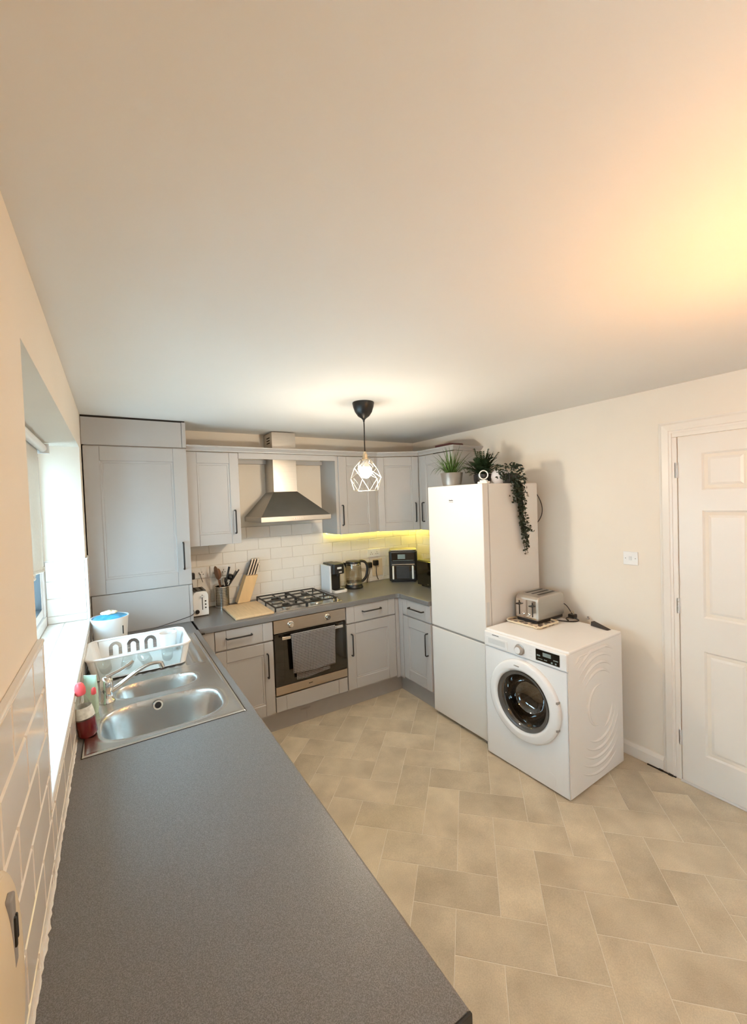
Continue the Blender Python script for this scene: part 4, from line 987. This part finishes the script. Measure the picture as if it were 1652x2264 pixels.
obj('bottle', MB().lathe([(0, .001), (.020, .001), (.023, .006), (.023, .07), (.012, .105), (.010, .118)], n=20), M['glass'], b2, smooth=50)
obj('nozzle', MB().lathe([(.008, .114), (.009, .120), (.008, .134), (.004, .140), (0, .141)], n=16), M['red'], b2, smooth=40)
g_ = thing('mint_pouch', 'flat pale mint green soap refill pack beside the tap', 'soap pack', (.048, 2.045, ZT+.0005), -30)
gm = MB(); sec = [(0, .022, .016), (.02, .026, .018), (.10, .027, .014), (.125, .026, .009), (.142, .026, .004), (.150, .025, .002)]
for z_, hx, hy in sec: gm.v += [(x, y, z_) for x, y in [(hx*math.cos(R(a))**1 if False else hx*(abs(math.cos(R(a)))**.5)*(1 if math.cos(R(a)) > 0 else -1), hy*math.sin(R(a))) for a in range(5, 365, 20)]]
nn_ = 18; gm.f = [(k*nn_+i, k*nn_+(i+1) % nn_, (k+1)*nn_+(i+1) % nn_, (k+1)*nn_+i) for k in range(len(sec)-1) for i in range(nn_)] + [tuple(reversed(range(nn_))), tuple((len(sec)-1)*nn_+i for i in range(nn_))]
obj('pack', gm, M['mint'], g_, smooth=60); obj('seal_strip', MB().box(-.026, .026, -.0022, .0022, .146, .158), M['mint'], g_, bevel=.001)
# dish rack
rk = thing('dish_rack', 'white plastic dish rack with arch cut outs on the sink drainer', 'dish rack', (.245, 2.552, ZT+.0055))
RX, RY, RH = .232, .176, .106
tp_ = rrect(-RX, RX, -RY, RY, .045, 7); bo = rrect(-RX+.022, RX-.022, -RY+.018, RY-.018, .04, 7); n_ = len(tp_)
iy = lambda pts, m_=.004: [(x*(1-m_/RX), y*(1-m_/RY)) for x, y in pts]
# walls: sides and back white with arches cut from the far wall, front wall of clear plastic
def wallpt(k, s): a, c = tp_[k % n_], bo[k % n_]; return (c[0] + (a[0]-c[0])*s, c[1] + (a[1]-c[1])*s, .004 + (RH-.004)*s)
sideb = [MB(), MB()]; frontb = MB()
for k in range(n_):
    a0 = tp_[k]; a1 = tp_[(k+1) % n_]; mid = ((a0[0]+a1[0])/2, (a0[1]+a1[1])/2)
    long_far = mid[1] > RY-.001; long_near = mid[1] < -RY+.001
    if long_far: continue
    q = [wallpt(k, 0), wallpt(k+1, 0), wallpt(k+1, 1), wallpt(k, 1)]
    q2_ = [tuple(Vector(p_) * 1 + Vector((-p_[0]*.015, -p_[1]*.02, 0))) for p_ in q]
    (frontb if long_near else sideb[int(mid[0] > 0)]).add(q + q2_, [(0,1,2,3), (7,6,5,4), (2,3,7,6), (0,1,5,4)])
[obj('side_wall', q_, M['plastic_w'], rk, smooth=50) for q_ in sideb]; obj('front_wall', frontb, M['frost'], rk)
obj('tray_base', MB().prism(iy(bo, .001), 0, .005), M['plastic_w'], rk)
# far wall as a row of columns so that the arches are real openings
fw = MB(); x0w, x1w = -RX+.045, RX-.045
arcs = [-.110, -.024, .062]
def fz(zz): return RY-.018 + .018*(zz-.004)/(RH-.004)
def inarch(x, z):
    for ax in arcs:
        for (hw, zt_) in ((.031, .090),):
            dx = abs(x-ax)
            zo = zt_-hw; ins = dx <= hw and (z <= zo or (dx*dx + (z-zo)**2) <= hw*hw)
            hi = .0135; ini = dx <= hi and (z <= zo or (dx*dx + (z-zo)**2) <= hi*hi)
            if ins and not ini and z > .018: return True
    return False
NXW, NZW = 180, 56
for i in range(NXW):
    xa = x0w + (x1w-x0w)*i/NXW; xb = x0w + (x1w-x0w)*(i+1)/NXW; run = None
    for j in range(NZW+1):
        za = .004 + (RH-.004)*j/NZW; zm = za + (RH-.004)/NZW/2
        solid = j < NZW and not inarch((xa+xb)/2, zm)
        if solid and run is None: run = za
        if not solid and run is not None:
            fw.add([(xa, fz(run), run), (xb, fz(run), run), (xb, fz(za), za), (xa, fz(za), za), (xa, fz(run)-.003, run), (xb, fz(run)-.003, run), (xb, fz(za)-.003, za), (xa, fz(za)-.003, za)],
                   [(0,1,2,3), (7,6,5,4), (0,1,5,4), (3,2,6,7), (0,3,7,4), (1,2,6,5)]); run = None
obj('far_wall', fw, M['plastic_w'], rk)
obj('rim', MB().tube([(x, y, RH) for x, y in tp_], .006, 8, closed=True), M['plastic_w'], rk, smooth=True)
cx_ = MB().lathe([(.0, .006), (.038, .006), (.046, .10), (.048, .112), (.044, .112), (.042, .10), (.036, .010), (0, .010)], (.150, .085, 0), 28)
cup = obj('white_beaker', cx_.xf(Matrix.Translation((.243, 2.555, ZT+.0055))), M['plastic_w'], smooth=50)
tag(cup, 'white plastic beaker standing in the far right corner of the dish rack', 'beaker')
gl_labels = ('clear drinking glass lying in the dish rack, nearest the wall', 'clear drinking glass lying in the dish rack, second from the wall',
             'clear drinking glass lying in the dish rack, second from the right end', 'clear drinking glass lying in the dish rack at its right end')
for k, gx in enumerate((-.150, -.062, .030, .125)):
    gg = thing('drinking_glass', gl_labels[k], 'glass', (.243+gx, 2.435, ZT+.0125+.031), (6, -9, 8, -5)[k], 'glasses in the dish rack')
    gm_ = MB().lathe([(0, 0), (.024, 0), (.026, .003), (.030, .090), (.0288, .090), (.0245, .008), (0, .007)], n=24, M=Matrix.Rotation(R(-88), 4, 'X'))
    obj('glass', gm_, M['glass'], gg, smooth=50)
# drinking fountain tub
tu = thing('pet_fountain', 'white plastic tub with a blue lid and cream flower on top', 'pet fountain', (.112, 2.985, ZT+.0005))
obj('tub', MB().lathe([(0, 0), (.080, 0), (.084, .006), (.096, .165), (.100, .178), (.100, .184), (.096, .184), (.092, .165), (0, .160)], n=40), M['plastic_w'], tu, smooth=50)
ld = MB(); nr = 10
for i in range(nr+1):
    for k in range(40):
        r_ = .094*i/nr; a = 2*math.pi*k/40; ld.v.append((r_*math.cos(a), r_*math.sin(a), .178 + .022*(1-(i/nr)**2) + .003*math.sin(5*a+i*.9)*(i/nr)))
ld.f = [(i*40+k, i*40+(k+1) % 40, (i+1)*40+(k+1) % 40, (i+1)*40+k) for i in range(nr) for k in range(40)]
obj('lid', ld, M['blue'], tu, smooth=True)
for k in range(7):
    a = 2*math.pi*k/7 + .2; obj('petal', MB().sphere((.026*math.cos(a)-.004, .026*math.sin(a)+.005, .206), .02, 12, 8, (1, 1, .45)), M['flower'], tu, smooth=True)
obj('flower_centre', MB().sphere((-.004, .005, .212), .014, 12, 8, (1, 1, .7)), M['flower'], tu, smooth=True)
obj('level_window', MB().box(.062, .068, -.0765, -.0735, .085, .135).xf(Matrix.Translation((.0, -.006, 0))), M['black'], tu, bevel=.001)
cbf = MB().tube(bez((.205, 3.02, .918), (.24, 3.18, .918), (.42, 3.215, .922), (.58, 3.222, .955), 16) + bez((.58, 3.222, .955), (.61, 3.225, .962), (.632, 3.235, .967), (.634, 3.335, .97), 8)[1:], .0026, 6)
tag(obj('cable', cbf, M['black'], smooth=True), 'thin black cable running from the tub along the tall cabinet foot', 'cable')

# ------------------------------------------------------------------ on the back worktop, left part
t = thing('toaster', 'narrow white two slice toaster beside the tall cabinet', 'toaster', (.632, 3.345, ZT), 0)
obj('body', MB().prism([(0, .006), (0, .160), (.010, .180), (.03, .190), (.083, .190), (.103, .180), (.113, .160), (.113, .006)], 0, .20, Matrix(((1,0,0,0),(0,0,1,0),(0,1,0,0),(0,0,0,1)))), M['plastic_w'], t, bevel=.006)
obj('top', MB().box(.012, .101, .014, .186, .1895, .1935), M['black'], t, bevel=.003)
for xx in (.036, .077): obj('slot', MB().box(xx-.008, xx+.008, .03, .17, .1925, .1945), M['dark'], t)
obj('lever_slot', MB().box(.066, .071, -.002, .001, .05, .165), M['black'], t); obj('lever', MB().box(.056, .082, -.020, -.001, .148, .158), M['pale_pl'], t, bevel=.002)
for zz in (.060, .085, .110): obj('button', MB().box(.086, .096, -.003, .001, zz, zz+.010), M['black'], t)
obj('dial', MB().lathe([(.016, 0), (.015, .010), (0, .011)], n=20, M=Matrix.Translation((.030, 0, .040)) @ Matrix.Rotation(R(90), 4, 'X')), M['black'], t, smooth=40)
obj('base', MB().box(.004, .109, .004, .196, .0, .008), M['black'], t)
def wall_socket(label, x0, x1, z0, z1, gangs):
    s = thing('wall_socket', label, 'socket', ((x0+x1)/2, YB-.008, (z0+z1)/2)); hx, hz = (x1-x0)/2, (z1-z0)/2
    obj('plate', MB().box(-hx, hx, -.010, 0, -hz, hz), M['plastic_w'], s, bevel=.003)
    for g in range(gangs):
        cx = 0 if gangs == 1 else (-.034 + .068*g)
        for px_, pz_, w_, h_ in ((cx-.011, -.012, .0035, .0028), (cx+.011, -.012, .0035, .0028), (cx, .006, .002, .005)):
            obj('pin_hole', MB().box(px_-w_, px_+w_, -.0108, -.0098, pz_-h_, pz_+h_), M['dark'], s)
        obj('rocker', MB().box(cx-.006, cx+.006, -.014, -.010, .020, .034), M['plastic_w'], s, bevel=.001)
    return s
wall_socket('white double wall socket above the narrow white toaster', .642, .788, 1.160, 1.246, 2)
wall_socket('white wall socket behind the steel utensil holder', .815, .961, 1.160, 1.246, 2)
pg = thing('plug', 'black plug in the wall socket beside the tall cabinet', 'plug', (.668, YB-.018, 1.188))
obj('body', MB().box(-.024, .024, -.040, 0, -.026, .026), M['black'], pg, bevel=.008)
obj('cable', MB().tube(bez((0, -.02, -.02), (.0, -.04, -.10), (.01, -.05, -.14), (.0, -.06, -.20), 10), .003, 6), M['black'], pg, smooth=True)
obj('cable', MB().tube(bez((.060, 0.0, .02), (.072, -.03, -.02), (.070, -.04, -.03), (.085, -.01, -.06), 8), .0025, 6), M['black'], pg, smooth=True)
# utensil holder
ZB_ = ZT + .0005
u = thing('utensil_holder', 'perforated stainless steel holder full of cooking utensils', 'utensil holder', (.885, 3.530, ZB_))
obj('can', MB().lathe([(0, .002), (.052, .002), (.054, .006), (.054, .022), (.0545, .168), (.055, .176), (.052, .176), (.051, .02), (0, .018)], n=36), M['perf'], u, smooth=50)
obj('rim', MB().tube([(.0545*math.cos(R(a)), .0545*math.sin(R(a)), .174) for a in range(0, 360, 12)], .0028, 6, closed=True), M['chrome'], u, smooth=True)
obj('base_band', MB().lathe([(.0548, .0), (.0552, .020)], n=36), M['chrome'], u, smooth=True)
def utensil(label, name, foot, top, parts):
    base = Vector((.885, 3.530, ZB_)); t_ = thing(name, label, 'utensil', base)
    f0, t0 = Vector(foot), Vector(top); d_ = (t0-f0).normalized(); rot = d_.to_track_quat('Z', 'Y').to_matrix().to_4x4(); rot.translation = t0
    for nm, mb_, m_ in parts:
        obj(nm, mb_.xf(rot) if nm != 'shaft' else MB().tube([f0, t0], .005, 8), m_, t_, smooth=50)
utensil('brown wooden spoon in the utensil holder', 'wooden_spoon', (.01, .0, .02), (-.028, -.01, .235), [('shaft', None, M['spoon']), ('bowl', MB().sphere((0, 0, .055), .040, 16, 10, (1, .28, 1.5)), M['spoon'])])
utensil('second brown wooden spoon leaning behind the first', 'wooden_spoon', (.01, .01, .02), (-.008, .03, .225), [('shaft', None, M['spoon']), ('bowl', MB().sphere((0, 0, .05), .028, 16, 10, (1, .28, 1.6)), M['spoon'])])
utensil('black upright handled utensil standing tallest in the holder', 'spatula', (-.01, 0, .02), (.055, .0, .285), [('shaft', None, M['black']), ('handle', MB().tube([(0,0,-.10), (0,0,.045)], [.007, .009], 10), M['black'])])
utensil('black slotted turner leaning right out of the holder', 'turner', (-.03, 0, .03), (.075, -.01, .215), [('shaft', None, M['black']), ('blade', MB().box(-.03, .03, -.004, .004, -.02, .085), M['black'])])
utensil('black ladle drooping over the right rim of the holder', 'ladle', (-.03, .02, .04), (.050, .0, .200), [('shaft', None, M['black']), ('bowl', MB().sphere((.025, 0, .045), .042, 16, 10, (1, .8, .6)), M['black'])])
utensil('black tongs handle pointing far right above the ladle', 'tongs', (-.02, .01, .06), (.100, .0, .235), [('shaft', None, M['black']), ('handle', MB().box(-.008, .008, -.004, .004, -.01, .075), M['black'])])
utensil('black masher between the spoons and the turner', 'masher', (.0, -.02, .02), (.022, -.02, .215), [('shaft', None, M['black']), ('head', MB().sphere((0, 0, .01), .028, 14, 8, (1.2, .5, .8)), M['black'])])
utensil('chrome handled whisk standing at the front of the holder', 'whisk', (.02, -.02, .02), (.012, -.035, .240), [('shaft', None, M['chrome']), ('handle', MB().tube([(0,0,-.08), (0,0,.01)], [.004, .006], 10), M['chrome'])])
# knife block
kb = thing('knife_block', 'slanted pale wood knife block beside the utensil holder', 'knife block', (1.00, 3.49, ZT+.020+.0005), 0)
lean = Matrix(((1, 0, .40, 0), (0, 1, .12, 0), (0, 0, 1, 0), (0, 0, 0, 1)))
blk = MB().box(-.005, .098, 0, .085, 0, .215)
blk.xf(lean)
obj('block', blk, M['wood'], kb, bevel=.003)
tops = [(.010, .02), (.034, .02), (.058, .02), (.080, .02), (.022, .06), (.048, .06), (.074, .06)]
for i, (hx, hy) in enumerate(tops):
    kf = thing('kitchen_knife', 'kitchen knife in the wood block, ' + ('first from the left in the front row', 'second from the left in the front row', 'third from the left in the front row', 'short one at the right of the front row', 'first from the left in the back row', 'middle one in the back row', 'right hand one in the back row')[i], 'knife', (1.00, 3.49, ZT+.0205), 0, 'knives in the wood block')
    top = .135 if i in (0, 1, 2, 4, 5) else .095
    hb_ = MB().box(hx-.0095, hx+.0095, hy-.010, hy+.010, .216, .216+top); hb_.xf(lean); obj('handle', hb_, M['steel'], kf, bevel=.003)
    for sd in (-1,): 
        sb_ = MB().box(hx-.0100, hx-.0030, hy-.0108, hy+.0108, .222, .216+top-.008); sb_.xf(lean); obj('grip', sb_, M['black'], kf, bevel=.001)
# chopping board
cbm = MB().box(.872, 1.158, 3.052, 3.500, ZT+.0005, ZT+.018)
tag(obj('chopping_board', cbm, M['board'], bevel=.004), 'pale wooden chopping board lying left of the hob', 'chopping board')

# ------------------------------------------------------------------ on the back worktop, right part
cm = thing('coffee_machine', 'slim black and white pod coffee machine right of the hob', 'coffee machine', (1.83, 3.40, ZT+.0005), 0)
obj('side_panel', MB().prism(rrect(-.024, -.004, .006, .200, .009), .0, .248), mat('cool white panel', (.72, .76, .80), .3, noise=.01), cm, bevel=.003)
obj('body', MB().prism(rrect(-.003, .100, .03, .200, .02), .022, .262), M['black'], cm, bevel=.006)
obj('brew_head', MB().prism(rrect(-.010, .112, -.045, .12, .03), .172, .268), M['black'], cm, bevel=.008)
obj('lever', MB().box(.03, .075, -.049, -.040, .220, .238), M['pale_pl'], cm, bevel=.003)
obj('spout', MB().lathe([(.016, .148), (.018, .172), (0, .172)], (.055, -.010, 0), 16), M['black'], cm, smooth=40)
obj('emblem', MB().box(.045, .075, -.0475, -.044, .186, .198), M['chrome'], cm)
obj('base_tray', MB().prism(rrect(-.003, .135, -.050, .13, .03), .0, .024), M['plastic_w'], cm, bevel=.004)
obj('drip_grid', MB().prism(rrect(.005, .115, -.035, .03, .02), .026, .028), M['black'], cm)
k = thing('kettle', 'smoky glass electric kettle with a black handle', 'kettle', (2.095, 3.475, ZT+.0005), -20)
obj('base', MB().lathe([(0, 0), (.088, 0), (.090, .012), (.082, .022), (.080, .040), (0, .040)], n=32), M['black'], k, smooth=40)
obj('band', MB().lathe([(.081, .040), (.082, .058), (.080, .060)], n=32), M['chrome'], k, smooth=40)
obj('glass_body', MB().lathe([(.080, .060), (.083, .100), (.079, .180), (.072, .235)], n=32), M['kglass'], k, smooth=60)
obj('water', MB().lathe([(0, .060), (.077, .060), (.079, .085), (0, .086)], n=32), M['kglass'], k, smooth=40)
obj('lid', MB().lathe([(.073, .232), (.075, .245), (.070, .258), (.04, .264), (0, .266)], n=32), M['black'], k, smooth=40)
obj('lid_ring', MB().lathe([(.0745, .222), (.076, .230), (.074, .236)], n=32), M['chrome'], k, smooth=40)
obj('spout', MB().add([(-.070, -.022, .245), (-.070, .022, .245), (-.100, 0, .250), (-.074, -.018, .195), (-.074, .018, .195)], [(0, 2, 1), (0, 3, 2), (2, 4, 1), (3, 4, 2)]), M['black'], k)
obj('handle', MB().tube(bez((.060, 0, .252), (.125, 0, .265), (.155, 0, .215), (.130, 0, .12), 12) + bez((.130, 0, .12), (.122, 0, .085), (.10, 0, .07), (.080, 0, .055), 8)[1:], .013, 10), M['black'], k, smooth=True)
wall_socket('white double wall socket above and right of the kettle', 2.352, 2.498, 1.165, 1.250, 2)
for i, (px_, pz_, lb) in enumerate(((2.352, 1.090, 'black plug with drooping cable nearest the kettle handle'), (2.430, 1.105, 'black plug between the kettle and the air fryer'))):
    pg = thing('plug', lb, 'plug', (px_, YB-.012, pz_))
    obj('body', MB().box(-.026, .026, -.045, 0, -.028, .028), M['black'], pg, bevel=.009)
    obj('cable', MB().tube(bez((0, -.03, -.02), (-.01, -.05, -.09), (-.04 + .03*i, -.03, -.12), (-.05+.06*i, -.05, -.172), 12), .0042, 6), M['black'], pg, smooth=True)
sb2 = thing('wall_plate', 'pale square switch plate behind the kettle plugs', 'switch', (2.462, YB-.008, 1.05))
obj('plate', MB().box(-.062, .062, -.010, 0, -.085, .09), M['cream'], sb2, bevel=.004); obj('rocker', MB().box(-.010, .010, -.014, -.010, .02, .05), M['plastic_w'], sb2, bevel=.002)
sc_ = MB().tube(bez((2.50, 3.58, .93), (2.53, 3.56, 1.05), (2.55, 3.60, 1.10), (2.56, 3.60, 1.16), 12), .0028, 6)
tag(obj('cable', sc_, M['pale_pl'], smooth=True), 'pale thin cable rising beside the air fryer', 'cable')
# air fryer
fa = -36
a = thing('air_fryer', 'black air fryer with two silver drawer handles in the corner', 'air fryer', (2.487, 3.438, ZT+.0005), fa)
AW = .288
obj('body', MB().prism(rrect(0, AW, .0, .200, .03), .012, .318), M['black'], a, bevel=.012, segs=3)
obj('base', MB().prism(rrect(.02, AW-.02, .02, .195, .02), 0, .013), M['black'], a)
obj('lid', MB().prism(rrect(.006, AW-.006, .004, .196, .03), .318, .330), M['steel_d'], a, bevel=.004)
obj('control_panel', MB().box(.028, AW-.028, -.004, .004, .215, .300), M['black_glass'], a, bevel=.003)
dg = MB().box(.09, .165, -.0052, -.0038, .238, .284)
dg.box(.04, AW-.04, -.0052, -.0038, .221, .224); obj('screen', dg, M['lcd'], a)
obj('trim', MB().box(.03, AW-.03, -.006, .002, .178, .186), M['chrome'], a, bevel=.001)
obj('drawer', MB().box(.020, AW-.020, -.006, .006, .030, .172), M['black_glass'], a, bevel=.006)
for hx in (.042, AW-.050): obj('handle', MB().box(hx-.0085, hx+.0085, -.036, -.004, .038, .170), mat('bright satin handle', (.82, .82, .82), .4, noise=.02), a, bevel=.005)
obj('rib_panel', MB().box(.075, AW-.085, -.0095, -.004, .040, .165), mat('charcoal ribbed panel', (.035, .035, .037), .4, noise=.1), a, bevel=.002)
# microwave
m_ = thing('microwave', 'black microwave oven half hidden behind the fridge edge', 'microwave', (2.615, 3.140, ZT+.0005), -90)
obj('body', MB().box(.0, .46, .010, .34, .012, .250), M['black'], m_, bevel=.004)
obj('door', MB().box(.004, .34, -.006, .012, .016, .246), M['black_glass'], m_, bevel=.004)
obj('control_panel', MB().box(.345, .456, -.006, .012, .016, .246), M['black'], m_, bevel=.004)
obj('emblem', MB().box(.155, .170, -.0075, -.0055, .030, .036), M['chrome'], m_)
for fx in (.03, .43):
    for fy in (.04, .31): obj('foot', MB().lathe([(.012, 0), (.012, .012), (0, .012)], (fx, fy, 0), 12), M['black'], m_)

# ------------------------------------------------------------------ near left: cream unit on the tiled wall
cu = thing('wall_unit', 'rounded cream plastic unit fixed to the tiles at the near left edge', 'wall unit', (.010, .665, 1.135))
nu, nv = 36, 12; ub = MB()
for j in range(nv+1):
    q = (math.pi/2)*j/nv; s_ = math.cos(q)**.6 if j < nv else 0; x = .020*math.sin(q)
    for i in range(nu):
        a_ = 2*math.pi*i/nu; ca, sa = math.cos(a_), math.sin(a_)
        ub.v.append((x, .105*s_*(abs(ca)**.8)*(1 if ca > 0 else -1),   .150*s_*(abs(sa)**.8)*(1 if sa > 0 else -1)))
ub.f = [(j*nu+i, j*nu+(i+1) % nu, (j+1)*nu+(i+1) % nu, (j+1)*nu+i) for j in range(nv) for i in range(nu)]
obj('shell', ub, M['cream'], cu, smooth=True)
obj('seam', MB().tube([(.004, .104*math.cos(R(a)),   .149*math.sin(R(a))) for a in range(0, 360, 10)], .003, 6, closed=True), M['cream'], cu, smooth=True)
sp_ = MB().prism(rrect(.006, .026, .036, .126, .004), .012, .020, Matrix(((0,0,1,0),(1,0,0,0),(0,1,0,0),(0,0,0,1))))
obj('switch_strip', sp_, M['grey_pl'], cu, bevel=.002)
obj('button', MB().box(.019, .0225, .009, .015, .062, .100), M['black'], cu, bevel=.002)
obj('button', MB().box(.019, .0225, .018, .023, .066, .098), M['black'], cu, bevel=.002)
